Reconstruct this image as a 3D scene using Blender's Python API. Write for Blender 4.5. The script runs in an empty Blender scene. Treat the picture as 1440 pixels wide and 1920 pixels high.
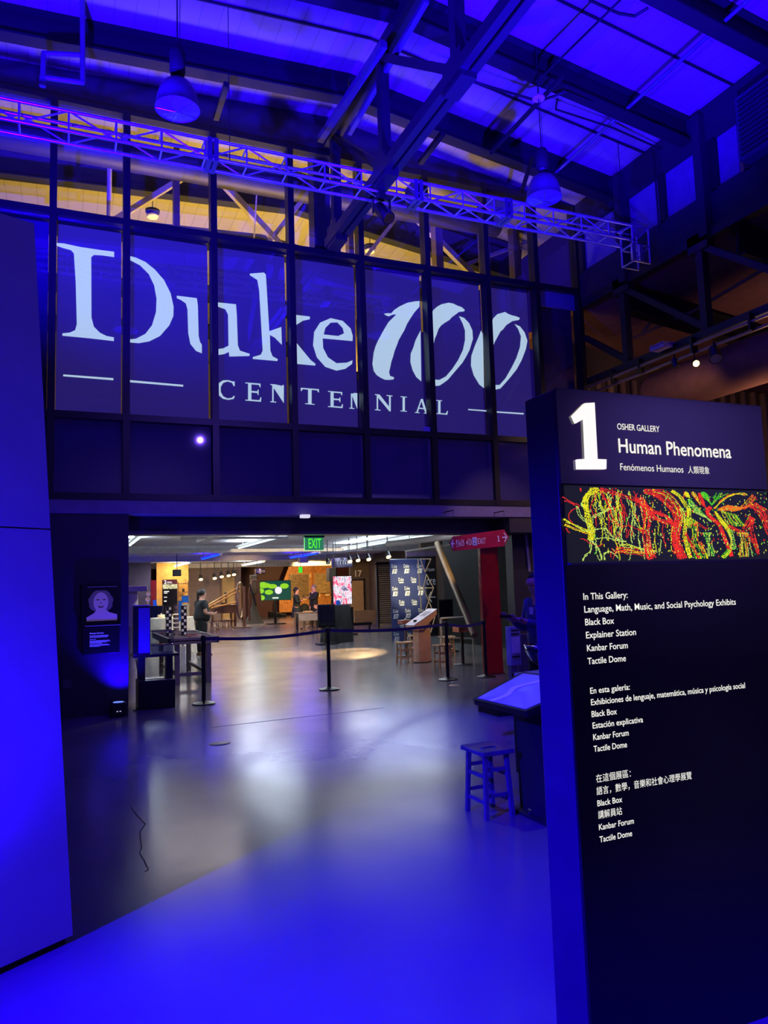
import bpy, math, random
from mathutils import Vector, Matrix
C = bpy.context.scene.collection
SC = bpy.context.scene
PI = math.pi
random.seed(7)

# ------------------------------------------------------------------ camera
FPX, YAW, PITCH, ROLL, EYE = 1402.2, .405665, .0988264, -.031689, 1.7
_f = Vector((math.sin(YAW)*math.cos(PITCH), math.cos(YAW)*math.cos(PITCH), math.sin(PITCH)))
_r0 = Vector((math.cos(YAW), -math.sin(YAW), 0)); _u0 = _r0.cross(_f)
_r = _r0*math.cos(ROLL) + _u0*math.sin(ROLL); _u = _u0*math.cos(ROLL) - _r0*math.sin(ROLL)
EYEV = Vector((0, 0, EYE))
cd = bpy.data.cameras.new('camera'); cam = bpy.data.objects.new('camera', cd); C.objects.link(cam)
cd.sensor_fit = 'VERTICAL'; cd.sensor_height = 24; cd.lens = 24*FPX/1920; cd.clip_end = 200
cam.matrix_world = Matrix(((_r.x, _u.x, -_f.x, 0), (_r.y, _u.y, -_f.y, 0), (_r.z, _u.z, -_f.z, EYE), (0, 0, 0, 1)))
SC.camera = cam
def at(x, y, axis, val):                       # survey helper: sight line through a photo point cut with a plane
    d = _r*((x-720)/FPX) + _u*((960-y)/FPX) + _f
    return EYEV + d*((val-EYEV[axis])/d[axis])
def fl(x, y, z=0.0): return at(x, y, 2, z)
def proj(P):
    d = Vector(P)-EYEV; z = d.dot(_f)
    return 720+FPX*d.dot(_r)/z, 960-FPX*d.dot(_u)/z

# ------------------------------------------------------------------ light
SC.view_settings.view_transform = 'Standard'; SC.view_settings.look = 'None'
SC.view_settings.gamma = 1; SC.view_settings.use_curve_mapping = False
SC.view_settings.exposure = 0.0
wd = bpy.data.worlds.new('world'); SC.world = wd; wd.use_nodes = True
bg = wd.node_tree.nodes['Background']; bg.inputs[0].default_value = (.10, .035, 1, 1); bg.inputs[1].default_value = .10
BLUE = (.012, .0, 1.0); WARM = (1, .62, .26); COOL = (.80, .92, 1)
def lamp(name, kind, loc, target=None, power=100, col=(1, 1, 1), size=.1, cone=60, blend=.5, sy=None):
    l = bpy.data.lights.new(name, kind); l.energy = power; l.color = col
    if kind == 'AREA':
        l.size = size
        if sy: l.shape = 'RECTANGLE'; l.size_y = sy
    else: l.shadow_soft_size = size
    if kind == 'SPOT': l.spot_size = math.radians(cone); l.spot_blend = blend
    o = bpy.data.objects.new(name, l); C.objects.link(o); o.location = loc
    if target is not None:
        o.rotation_euler = (Vector(target)-Vector(loc)).to_track_quat('-Z', 'Y').to_euler()
    return o
# front hall: blue LED wash, a warm column spot and added fills
lamp('blue_wash_left', 'SPOT', (-2.9, 1.97, 3.2), (1.15, 2.75, 0), 12500, BLUE, .05, 55, 1)
lamp('stool_fill', 'SPOT', (1.2, 9.2, 7.0), (2.9, 5.2, .3), 260, (.72, .72, 1), .1, 30, .8)  # added neutral light so the stool is less blue
lamp('panel_uplight', 'SPOT', (-.75, 3.0, .25), (-.65, 3.75, 1.9), 310, BLUE, .05, 120, .8)
lamp('blue_ceiling_wash', 'SPOT', (5.3, 5.2, 4.2), (5.9, 7.6, 9.5), 11000, BLUE, .1, 85, .6)
lamp('blue_ceiling_wash', 'SPOT', (-.8, 6.0, 3.6), (1.2, 8.6, 9.4), 18000, BLUE, .1, 105, .7)
lamp('floor_wash', 'SPOT', (4.4, 6.6, 7.0), (3.1, 8.6, 0), 5500, BLUE, .08, 42, .9)
lamp('blue_wall_uplight', 'SPOT', (.74, 11.22, .25), (.82, 11.57, 1.1), 330, BLUE, .03, 105, 1)
lamp('facade_fill', 'SPOT', (3.31, 3.2, 5.74), (4.2, 11.5, 3.9), 560, (.16, .075, 1), .035, 90, 1)  # added fill, lends purple ambient to the facade
lamp('rear_wall_fill', 'SPOT', (3.5, -4.5, 6.5), (3.5, -9, 3.5), 1000, (.28, .16, 1), .4, 130, 1)  # added light on the unseen rear wall, for reflections
lamp('rear_wall_fill', 'SPOT', (13, -4.5, 5.5), (14, -9, 4.4), 1600, (.3, .2, 1), .4, 120, 1)
lamp('red_column_spot', 'SPOT', (6.9, 9.3, 4.9), (7.3, 12.2, 1.6), 130, (1, .62, .55), .05, 48, .7)
lamp('blue_truss_wash', 'SPOT', (1.0, 5.0, 3.0), (2.2, 9.3, 7.4), 1500, BLUE, .1, 70, .6)
lamp('blue_table_wash', 'SPOT', (1.2, 6.2, 3.4), (3.1, 4.9, .8), 190, BLUE, .1, 50, .6)
# warm light in the upper hall behind the glass
lamp('warm_upper_hall', 'AREA', (3.5, 13.6, 5.2), (3.5, 16.4, 9.4), 1250, (1, .62, .10), 6, sy=3)
# ------------------------------------------------------------------ materials
def lin(c):
    return tuple(((v/255)/12.92 if v/255 <= .04045 else ((v/255+.055)/1.055)**2.4) for v in c)
_mats = {}
def mat(name, rgb=(128, 128, 128), rough=.6, metal=0, emit=None, power=1, var=.12, scale=6, bump=0, spec=.5, coat=0):
    if name in _mats: return _mats[name]
    m = bpy.data.materials.new(name); m.use_nodes = True; _mats[name] = m
    nt = m.node_tree; b = nt.nodes['Principled BSDF']; c = lin(rgb)
    b.inputs['Roughness'].default_value = rough; b.inputs['Metallic'].default_value = metal
    b.inputs['Specular IOR Level'].default_value = spec; b.inputs['Coat Weight'].default_value = coat
    b.inputs['Base Color'].default_value = (*c, 1)
    if var or bump:
        tc = nt.nodes.new('ShaderNodeTexCoord'); nz = nt.nodes.new('ShaderNodeTexNoise'); nz.inputs['Scale'].default_value = scale
        nz.inputs['Detail'].default_value = 5
        nt.links.new(tc.outputs['Object'], nz.inputs['Vector'])
        rp = nt.nodes.new('ShaderNodeMapRange'); rp.inputs['From Min'].default_value = .3; rp.inputs['From Max'].default_value = .7
        rp.inputs['To Min'].default_value = 1-var; rp.inputs['To Max'].default_value = 1+var
        nt.links.new(nz.outputs[0], rp.inputs[0])
        mx = nt.nodes.new('ShaderNodeVectorMath'); mx.operation = 'SCALE'; mx.inputs[0].default_value = c
        nt.links.new(rp.outputs[0], mx.inputs['Scale']); nt.links.new(mx.outputs[0], b.inputs['Base Color'])
        if bump:
            bm = nt.nodes.new('ShaderNodeBump'); bm.inputs['Strength'].default_value = bump; bm.inputs['Distance'].default_value = .02
            nt.links.new(nz.outputs[0], bm.inputs['Height']); nt.links.new(bm.outputs[0], b.inputs['Normal'])
    if emit:
        b.inputs['Emission Color'].default_value = (*lin(emit), 1); b.inputs['Emission Strength'].default_value = power
    return m
def glass(name, tint=(.9, .93, 1), refl=.08, rough=.02):
    m = bpy.data.materials.new(name); m.use_nodes = True; nt = m.node_tree; nt.nodes.clear()
    o = nt.nodes.new('ShaderNodeOutputMaterial'); t = nt.nodes.new('ShaderNodeBsdfTransparent'); t.inputs[0].default_value = (*tint, 1)
    g = nt.nodes.new('ShaderNodeBsdfGlossy'); g.inputs['Roughness'].default_value = rough
    x = nt.nodes.new('ShaderNodeMixShader'); x.inputs[0].default_value = refl
    nt.links.new(t.outputs[0], x.inputs[1]); nt.links.new(g.outputs[0], x.inputs[2]); nt.links.new(x.outputs[0], o.inputs[0])
    return m
def floor_mat():
    m = mat('polished_concrete', (104, 102, 104), .2, var=.12, scale=.7); nt = m.node_tree; b = nt.nodes['Principled BSDF']
    tc = nt.nodes.new('ShaderNodeTexCoord')
    n1 = nt.nodes.new('ShaderNodeTexNoise'); n1.inputs['Scale'].default_value = 1.3; n1.inputs['Detail'].default_value = 6
    n2 = nt.nodes.new('ShaderNodeTexNoise'); n2.inputs['Scale'].default_value = 7; n2.inputs['Detail'].default_value = 4
    r = nt.nodes.new('ShaderNodeMapRange'); r.inputs['From Min'].default_value = .3; r.inputs['From Max'].default_value = .7
    r.inputs['To Min'].default_value = .18; r.inputs['To Max'].default_value = .25
    bm = nt.nodes.new('ShaderNodeBump'); bm.inputs['Strength'].default_value = .1; bm.inputs['Distance'].default_value = .006
    for n in (n1, n2): nt.links.new(tc.outputs['Object'], n.inputs['Vector'])
    nt.links.new(n1.outputs[0], r.inputs[0]); nt.links.new(r.outputs[0], b.inputs['Roughness'])
    nt.links.new(n2.outputs[0], bm.inputs['Height']); nt.links.new(bm.outputs[0], b.inputs['Normal'])
    b.inputs['Specular IOR Level'].default_value = .5
    return m
def deck_mat(name, rgb):
    m = mat(name, rgb, .65, var=.10, scale=1.5); nt = m.node_tree; b = nt.nodes['Principled BSDF']
    tc = nt.nodes.new('ShaderNodeTexCoord'); mp = nt.nodes.new('ShaderNodeMapping'); mp.inputs['Rotation'].default_value = (0, 0, PI/2)
    br = nt.nodes.new('ShaderNodeTexBrick'); br.inputs['Scale'].default_value = 1; br.inputs['Brick Width'].default_value = 2.4
    br.inputs['Row Height'].default_value = .28; br.inputs['Mortar Size'].default_value = .005
    br.inputs['Color1'].default_value = (*lin(rgb), 1); br.inputs['Color2'].default_value = (*[v*.93 for v in lin(rgb)], 1)
    br.inputs['Mortar'].default_value = (*[v*.5 for v in lin(rgb)], 1)
    nt.links.new(tc.outputs['Object'], mp.inputs[0]); nt.links.new(mp.outputs[0], br.inputs['Vector'])
    nt.links.new(br.outputs['Color'], b.inputs['Base Color'])
    return m
def ramp_mat(name, stops, scale=6, emis=1.0, rough=.4, stretch=(1, 1, 1), detail=4, distort=.6, kind='NOISE'):
    m = bpy.data.materials.new(name); m.use_nodes = True; nt = m.node_tree; b = nt.nodes['Principled BSDF']
    tc = nt.nodes.new('ShaderNodeTexCoord'); mp = nt.nodes.new('ShaderNodeMapping'); mp.inputs['Scale'].default_value = stretch
    n = nt.nodes.new('ShaderNodeTexNoise'); n.inputs['Scale'].default_value = scale; n.inputs['Detail'].default_value = detail
    n.inputs['Distortion'].default_value = distort
    cr = nt.nodes.new('ShaderNodeValToRGB'); cr.color_ramp.elements.remove(cr.color_ramp.elements[1])
    cr.color_ramp.elements[0].position = stops[0][0]; cr.color_ramp.elements[0].color = (*lin(stops[0][1]), 1)
    for p, c in stops[1:]:
        e = cr.color_ramp.elements.new(p); e.color = (*lin(c), 1)
    nt.links.new(tc.outputs['Object'], mp.inputs[0]); nt.links.new(mp.outputs[0], n.inputs['Vector']); nt.links.new(n.outputs[0], cr.inputs[0])
    if emis: 
        nt.links.new(cr.outputs[0], b.inputs['Emission Color']); b.inputs['Emission Strength'].default_value = emis
        b.inputs['Base Color'].default_value = (0, 0, 0, 1)
    else: nt.links.new(cr.outputs[0], b.inputs['Base Color'])
    b.inputs['Roughness'].default_value = rough
    return m
FLOOR = floor_mat()
DECK = deck_mat('painted_roof_planks', (150, 140, 122))
STEEL = mat('dark_painted_steel', (27, 25, 31), .5, .1)
STEEL_L = mat('beige_painted_steel', (150, 138, 116), .5, .1)
FRAME = mat('black_window_frame', (18, 18, 22), .4)
WALLD = mat('dark_wall_paint', (48, 46, 52), .55)
WALLG = mat('grey_wall_paint', (112, 106, 98), .7)
ALU = mat('aluminium', (200, 200, 205), .3, .85)
CHROME = mat('chrome', (220, 220, 225), .12, 1)
BLACK = mat('black_plastic', (14, 14, 16), .35)
BLACKM = mat('matt_black', (12, 12, 14), .8)
BLACKG = mat('gloss_black_face', (16, 12, 16), .14, spec=.6)
WHITE = mat('white_paint', (225, 222, 215), .5)
WOOD = mat('birch_plywood', (178, 140, 98), .5, scale=3, var=.15)
WOODD = mat('brown_timber', (104, 72, 44), .45, scale=4, var=.25)
GREYW = mat('grey_stained_timber', (140, 130, 135), .5, scale=5, var=.15)
REDP = mat('gloss_red_paint', (140, 14, 22), .25)
CREAM = mat('white_tablecloth', (240, 232, 215), .9)
NAVYC = mat('navy_cloth', (18, 26, 52), .9)
BLKC = mat('black_cloth', (20, 20, 24), .85)
SKIN = mat('skin', (196, 142, 118), .55, var=.05)
HAIR = mat('dark_hair', (22, 16, 14), .6)
LEAD = mat('lit_white_letter', (20, 20, 20), .5, emit=(250, 248, 240), power=1.0, var=0)
GLASS = glass('clear_window_glass')
ACRY = glass('clear_acrylic', (.93, .95, .98), .14)
BULB = mat('glowing_warm_lamp', (0, 0, 0), .5, emit=(255, 205, 120), power=9, var=0)
BULBC = mat('glowing_cool_tube', (0, 0, 0), .5, emit=(215, 240, 255), power=1.6, var=0)
BULBB = mat('glowing_blue_tube', (0, 0, 0), .5, emit=(10, 70, 255), power=2, var=0)

# ------------------------------------------------------------------ mesh builder
class MB:
    def __init__(s): s.v = []; s.f = []; s.m = []; s.s = []; s.mi = 0
    def quadset(s, verts, faces, smooth=False):
        n = len(s.v); s.v += [Vector(p) for p in verts]
        for f in faces: s.f.append([n+i for i in f]); s.m.append(s.mi); s.s.append(smooth)
        return s
    def box(s, a, b):
        x0, x1 = sorted((a[0], b[0])); y0, y1 = sorted((a[1], b[1])); z0, z1 = sorted((a[2], b[2]))
        return s.quadset([(x0,y0,z0),(x1,y0,z0),(x1,y1,z0),(x0,y1,z0),(x0,y0,z1),(x1,y0,z1),(x1,y1,z1),(x0,y1,z1)],
                         [(0,3,2,1),(4,5,6,7),(0,1,5,4),(1,2,6,5),(2,3,7,6),(3,0,4,7)])
    def bar(s, p, q, w, h=None, up=(0, 0, 1)):
        h = h or w; p = Vector(p); q = Vector(q); d = (q-p).normalized(); up = Vector(up)
        if abs(d.dot(up)) > .98: up = Vector((0, 1, 0))
        sd = d.cross(up).normalized(); u = sd.cross(d)
        V = [e + sd*(i*w/2) + u*(j*h/2) for e in (p, q) for i, j in ((-1,-1),(1,-1),(1,1),(-1,1))]
        return s.quadset(V, [(0,1,2,3),(7,6,5,4),(0,4,5,1),(1,5,6,2),(2,6,7,3),(3,7,4,0)])
    def ibeam(s, p, q, w, h, t=.02):
        p = Vector(p); q = Vector(q); z = Vector((0, 0, h/2-t/2))
        s.bar(p+z, q+z, w, t); s.bar(p-z, q-z, w, t); return s.bar(p, q, t, h-2*t+.004)
    def tube(s, p, q, r, r2=None, n=12, caps=True):
        r2 = r if r2 is None else r2; p = Vector(p); q = Vector(q); d = (q-p).normalized()
        up = Vector((0, 0, 1)) if abs(d.z) < .95 else Vector((0, 1, 0)); a = d.cross(up).normalized(); b = a.cross(d)
        ring = lambda c, R: [c + (a*math.cos(2*PI*i/n)+b*math.sin(2*PI*i/n))*R for i in range(n)]
        A, B = ring(p, r), ring(q, r2)
        s.quadset(A+B, [(i, (i+1) % n, n+(i+1) % n, n+i) for i in range(n)], True)
        if caps: s.quadset(A, [list(range(n))[::-1]]); s.quadset(B, [list(range(n))])
        return s
    def path(s, pts, r, n=8):
        for a, b in zip(pts, pts[1:]): s.tube(a, b, r, n=n)
        for c in pts[1:-1]: s.ball(c, r, n, 4)
        return s
    def ball(s, c, r, n=12, m=8, sc=(1, 1, 1)):
        prof = [(max(r*math.sin(PI*k/m), 1e-5), -r*math.cos(PI*k/m)) for k in range(m+1)]
        return s.lathe(prof, c, n, sc=sc)
    def lathe(s, prof, c=(0, 0, 0), n=24, sc=(1, 1, 1), M=None, caps=False):
        c = Vector(c); V = []
        for r, z in prof:
            for i in range(n):
                p = Vector((r*math.cos(2*PI*i/n)*sc[0], r*math.sin(2*PI*i/n)*sc[1], z*sc[2]))
                V.append(c + (M @ p if M else p))
        F = [(k*n+i, k*n+(i+1) % n, (k+1)*n+(i+1) % n, (k+1)*n+i) for k in range(len(prof)-1) for i in range(n)]
        s.quadset(V, F, True)
        if caps: s.quadset(V[:n], [list(range(n))[::-1]]); s.quadset(V[-n:], [list(range(n))])
        return s
    def prism(s, pts, ext):                      # pts: 3D planar outline, ext: vector of thickness
        n = len(pts); ext = Vector(ext); P = [Vector(p) for p in pts]
        import mathutils
        tris = mathutils.geometry.tessellate_polygon([P])
        s.quadset(P, tris); s.quadset([p+ext for p in P], [t[::-1] for t in tris])
        return s.quadset(P+[p+ext for p in P], [(i, (i+1) % n, n+(i+1) % n, n+i) for i in range(n)])
    def flat(s, loops):
        import mathutils
        L = [[Vector(p) for p in l] for l in loops]; allp = [p for l in L for p in l]
        return s.quadset(allp, mathutils.geometry.tessellate_polygon(L))
    def text(s, body, origin, right, up, width=None, cap=.1, bold=0.0, align='L', lift=0.0):
        cu = bpy.data.curves.new('t', 'FONT'); cu.body = body; cu.offset = bold; cu.resolution_u = 3
        ob = bpy.data.objects.new('t', cu); me = ob.to_mesh()
        vs = [v.co.copy() for v in me.vertices]; fs = [list(p.vertices) for p in me.polygons]
        ob.to_mesh_clear(); bpy.data.objects.remove(ob); bpy.data.curves.remove(cu)
        if not vs: return s
        x0 = min(v.x for v in vs); x1 = max(v.x for v in vs); ky = cap/.682
        kx = (width/(x1-x0)) if width else ky
        right = Vector(right).normalized(); up = Vector(up).normalized(); o = Vector(origin)
        w = kx*(x1-x0); dx = {'L': 0, 'C': -w/2, 'R': -w}[align]
        nrm = right.cross(up)
        return s.quadset([o + right*((v.x-x0)*kx+dx) + up*(v.y*ky) + nrm*lift for v in vs], fs)
ROOTS = {}
def thing(name, label, cat, loc=(0, 0, 0), rz=0, group=None):
    o = bpy.data.objects.new(name, None); C.objects.link(o); o.location = loc; o.rotation_euler = (0, 0, rz)
    o.empty_display_size = .1; o['label'] = label; o['category'] = cat
    if group: o['group'] = group
    ROOTS[o] = Matrix.Translation(loc) @ Matrix.Rotation(rz, 4, 'Z')
    return o
def obj(name, mb, mats, parent=None, world=False, bevel=0, label=None, stuff=False, smooth=None):
    me = bpy.data.meshes.new(name)
    mats = mats if isinstance(mats, (list, tuple)) else [mats]
    vs = mb.v
    M = ROOTS.get(parent)
    if world and M is not None: Mi = M.inverted(); vs = [Mi @ v for v in vs]
    me.from_pydata([tuple(v) for v in vs], [], mb.f)
    for m in mats: me.materials.append(m)
    me.polygons.foreach_set('material_index', mb.m); me.polygons.foreach_set('use_smooth', mb.s); me.update()
    o = bpy.data.objects.new(name, me); C.objects.link(o)
    if parent: o.parent = parent; ROOTS[o] = M if M is not None else Matrix.Identity(4)
    if bevel:
        b = o.modifiers.new('bevel', 'BEVEL'); b.width = bevel; b.segments = 2; b.limit_method = 'ANGLE'
    if label: o['label'] = label
    if stuff: o['kind'] = 'stuff'
    return o
def solo(name, mb, mats, label, cat, group=None, **k):
    o = obj(name, mb, mats, **k); o['label'] = label; o['category'] = cat
    if group: o['group'] = group
    return o
def struct(name, mb, mats, parent=None, **k):
    o = obj(name, mb, mats, parent, **k)
    if not parent: o['kind'] = 'structure'
    return o
def copy_tree(o, parent=None):
    c = o.copy(); C.objects.link(c); c.parent = parent
    for ch in list(o.children): copy_tree(ch, c)
    return c
def dup(src, loc, rz=0, label=None, scale=None):
    c = copy_tree(src); c.location = loc; c.rotation_euler = (0, 0, rz)
    if scale: c.scale = (scale,)*3
    if label: c['label'] = label
    return c
# ------------------------------------------------------------------ setting: shell
YF = 11.57
mb = MB().box((-8, -9.5, -.1), (22, 52, 0)); FL = struct('floor', mb, FLOOR)
ck = [(245,1512),(256,1528),(273,1545),(262,1560),(266,1585),(262,1600),(272,1618),(278,1630),(272,1634)]
ck = [fl(x, y, .0015) for x, y in ck]
m = MB()
for a, b in zip(ck, ck[1:]):
    for k in range(3):
        p = a.lerp(b, k/3); q = a.lerp(b, (k+1)/3); j = Vector((random.uniform(-.006, .006), 0, 0))
        m.bar(p+(j if k else Vector()), q, .006, .001)
obj('crack', m, mat('crack_shadow', (12, 12, 14), .9), FL)
m = MB()
a, b = fl(395, 1364, .0015), fl(720, 1327, .0015)
m.bar(a, b, .012, .001); obj('floor_joint', m, mat('joint_filler', (60, 58, 62), .6), FL)
def zr(x): return 9.85-.05*(4.12-x) if x <= 4.12 else 9.85-.14*(x-4.12)
m = MB()
XL, XR = -8, 9.6
for (x0, x1) in ((XL, 4.12), (4.12, XR)):
    for (y0, y1) in ((-9, 11.5), (11.5, 30)):
        m.quadset([(x0, y0, zr(x0)), (x1, y0, zr(x1)), (x1, y1, zr(x1)), (x0, y1, zr(x0)), (x0, y0, zr(x0)+.15), (x1, y0, zr(x1)+.15), (x1, y1, zr(x1)+.15), (x0, y1, zr(x0)+.15)],
                  [(0, 3, 2, 1), (4, 5, 6, 7), (0, 1, 5, 4), (1, 2, 6, 5), (2, 3, 7, 6), (3, 0, 4, 7)])
struct('ceiling', m, DECK)
n_trim = 0
for y in (1.0, 2.9, 4.8, 6.7, 8.6, 10.5, 13.5, 16.3, 19.5, 22.5):
    m = MB()
    for x0, x1 in ((XL, 4.12), (4.12, 9.3)):
        h = .42 if y != 13.5 else .8
        m.ibeam((x0, y, zr(x0)-h/2), (x1, y, zr(x1)-h/2), .22, h, .03)
    n_trim += 1; struct('trim_%d' % n_trim, m, mat('dark_roof_beam', (15, 13, 19), .7))
# slim purlin seams along the roof
for y in (5.75, 7.65, 9.55, 14.9):
    m = MB()
    for x0, x1 in ((XL, 4.12), (4.12, 9.3)): m.bar((x0, y, zr(x0)-.015), (x1, y, zr(x1)-.015), .03, .03)
    n_trim += 1; struct('trim_%d' % n_trim, m, mat('dark_roof_beam'))
# facade: piers, lintel band, header
m = MB().box((-8, YF, 0), (.87, YF+.6, 2.88)); 
struct('wall_left', m, WALLD)
struct('wall_rear_reflector', MB().box((-8, -9.2, 0), (9.6, -9, 9.6)).box((9.6, -9.2, 0), (22, -9, 6.0)), mat('pale_rear_wall', (170, 165, 180), .7))  # unseen wall added to reflect in the sign header and lift ambient
m = MB().box((7.9, YF+.65, 0), (9.6, YF+.9, 2.9)).box((7.45, YF, 2.6), (9.6, YF+.7, 2.9)); struct('wall_right', m, WALLD)
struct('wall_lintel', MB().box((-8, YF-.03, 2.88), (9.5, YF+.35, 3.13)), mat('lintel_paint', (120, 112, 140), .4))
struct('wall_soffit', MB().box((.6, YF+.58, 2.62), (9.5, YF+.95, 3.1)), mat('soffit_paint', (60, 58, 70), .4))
m = MB()
for x0, x1 in ((-8, 4.12), (4.12, 9.3)):
    m.quadset([(x0, YF, 9.15), (x1, YF, 9.15), (x1, YF+.2, 9.15), (x0, YF+.2, 9.15), (x0, YF, zr(x0)+.02), (x1, YF, zr(x1)+.02), (x1, YF+.2, zr(x1)+.02), (x0, YF+.2, zr(x0)+.02)],
              [(0, 1, 5, 4), (0, 3, 2, 1), (2, 3, 7, 6), (1, 2, 6, 5), (0, 4, 7, 3)])
struct('wall_header', m, WALLD)
# glazed bays
MX = [-1.55, -.2, .83, 2.15, 3.43, 4.68, 5.96, 7.2, 8.3, 9.3]
ZB = [3.13, 4.32, 7.36, 9.15]
SPAN = mat('dark_blue_spandrel_glass', (66, 62, 100), .03, spec=.7, var=0)
for i, (x0, x1) in enumerate(zip(MX, MX[1:])):
    m = MB().box((x0-.05, YF-.06, 3.1), (x0+.05, YF+.14, 9.2))
    if i == 8: m.box((x1-.05, YF-.06, 3.1), (x1+.05, YF+.14, 9.2))
    for z in ZB: m.box((x0, YF-.05, z-.05), (x1, YF+.12, z+.05))
    w = struct('window_%d' % (i+1), m, FRAME)
    for k, (z0, z1) in enumerate(zip(ZB, ZB[1:])):
        obj('glass_pane', MB().box((x0+.05, YF+.03, z0+.05), (x1-.05, YF+.042, z1-.05)), SPAN if k == 0 else GLASS, w, label='dark blue lower pane' if k == 0 else None)
# column standing behind the glass, carries the roof truss
m = MB().bar((4.05, YF+.3, 7.36), (4.05, YF+.3, 9.6), .3, .3).box((4.33, YF+.2, 7.4), (4.39, YF+.26, 9.2)); n_trim += 1; struct('trim_%d' % n_trim, m, STEEL)
# right side of the front hall
XW = 9.3
m = MB().box((XW, 2, 7.16), (XW+.15, YF, 7.72)).box((XW-.02, 2, 8.55), (XW+.15, YF+.2, 9.3))
struct('wall_right', m, mat('purple_grey_wall', (30, 27, 38), .7))
PAN = mat('obscured_clerestory_glass', (112, 104, 124), .5)
ys = [(11.4, 10.42), (10.18, 9.28), (9.22, 8.38), (8.12, 7.74), (7.5, 5.5), (5.3, 3.5)]
for k, (a, b) in enumerate(ys):
    m = MB().box((XW+.08, a, 7.7), (XW+.1, b, 8.57)); w = struct('window_%d' % (11+k), m, PAN)
    obj('window_frame', MB().box((XW, a-.02, 7.7), (XW+.14, a+.1, 8.57)), STEEL, w)
# louvre box high on the right
m = MB().box((9.05, 6.6, 7.72), (9.28, 7.45, 8.7))
lv = obj('wall_louvre', m, mat('louvre_paint', (44, 40, 66), .5)); lv['label'] = 'dark louvred air unit high on the right clerestory wall'; lv['category'] = 'vent'
m = MB()
for k in range(12): m.box((9.02, 6.65, 7.78+k*.075), (9.06, 7.4, 7.8+k*.075))
obj('louvre_blades', m, STEEL, lv)
# aisle beyond the right truss
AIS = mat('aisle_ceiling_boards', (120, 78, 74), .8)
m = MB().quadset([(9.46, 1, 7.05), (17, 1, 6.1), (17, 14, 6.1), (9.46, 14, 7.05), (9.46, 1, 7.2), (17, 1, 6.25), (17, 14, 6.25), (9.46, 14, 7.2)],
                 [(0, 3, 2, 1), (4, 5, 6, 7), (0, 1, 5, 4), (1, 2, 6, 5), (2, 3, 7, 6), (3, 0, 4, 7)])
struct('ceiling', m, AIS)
for y in (10.35, 7.9, 5.4):
    n_trim += 1; struct('trim_%d' % n_trim, MB().ibeam((9.4, y, 6.75), (16.9, y, 5.85), .25, .45, .03), mat('dark_roof_beam'))
m = MB().box((9.45, 13.2, 0), (17, 13.4, 6.9)); struct('wall_aisle', m, mat('taupe_curtain_wall', (88, 74, 60), .8))
m = MB()
for k in range(22): m.tube((9.6+k*.34, 13.15, 0), (9.6+k*.34, 13.15, 6.2), .06+.03*random.random(), n=8)
solo('pleated_curtain', m, mat('taupe_curtain', (150, 122, 86), .8), 'tall pleated brown curtain along the back of the right aisle', 'curtain')

# ------------------------------------------------------------------ setting: back hall
CEILW = mat('pale_grey_ceiling', (208, 210, 216), .6)
m = MB().box((-8, YF+.9, 3.32), (22, 49, 3.5)); struct('ceiling', m, CEILW)
for y in (27, 34.5, 44):
    n_trim += 1; struct('trim_%d' % n_trim, MB().box((-3, y-.2, 3.08), (22, y+.2, 3.33)), CEILW)
struct('wall_back', MB().box((-3, 48.3, 0), (22, 48.5, 3.4)), mat('dark_red_back_wall', (70, 22, 24), .6))
struct('wall_grey', MB().box((6.3, 44, 0), (9.6, 44.2, 3.35)), mat('taupe_wall', (118, 100, 92), .7))
struct('wall_left_back', MB().box((-3, YF+.6, 0), (-2.8, 48, 3.4)), WALLG)
struct('wall_service', MB().box((13.1, 35, 0), (22, 35.2, 3.35)).box((14.1, 30.5, 0), (14.3, 35, 3.35)), mat('khaki_grey_wall', (96, 84, 64), .7))
struct('wall_store', MB().box((11.7, 24.0, 0), (22, 24.2, 3.35)), mat('taupe_wall'))
struct('wall_dark', MB().box((10.55, YF+.9, 0), (10.7, 20, 3.35)).box((10.55, 20, 0), (13, 20.15, 3.35)), mat('charcoal_wall', (24, 24, 25), .95, spec=.05))
# rolling shutter
m = MB()
for k in range(28): m.box((12.5, 30, .1+k*.09), (14.2, 30.03, .175+k*.09))
d = struct('door_2', m, mat('ribbed_shutter', (92, 80, 66), .5)); obj('shutter_frame', MB().box((12.42, 29.95, 0), (12.5, 30.1, 2.7)).box((12.42, 29.95, 2.62), (14.3, 30.1, 2.75)), STEEL, d)
# door under the 17
m = MB().box((13.12, 34.93, .12), (13.75, 34.99, 2.02)); d = struct('door_1', m, mat('ochre_door', (168, 138, 82), .6)); obj('door_frame', MB().box((13.75, 34.9, 0), (13.83, 34.99, 2.1)).box((13.05, 34.9, 2.02), (13.83, 34.99, 2.1)), STEEL, d)
m = MB().text('17', at(666, 1081, 1, 34.95), (1, 0, 0), (0, 0, 1), .36, .3, .02); d = obj('door_number', m, mat('painted_white_figures', (235, 228, 205), .5)); d['label'] = 'large white painted number 17 above the ochre door'; d['category'] = 'number sign'
struct('trim_50', MB().box((13.0, 34.3, 0), (15.2, 34.9, .55)), mat('low_ledge', (120, 104, 70), .7))
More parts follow.
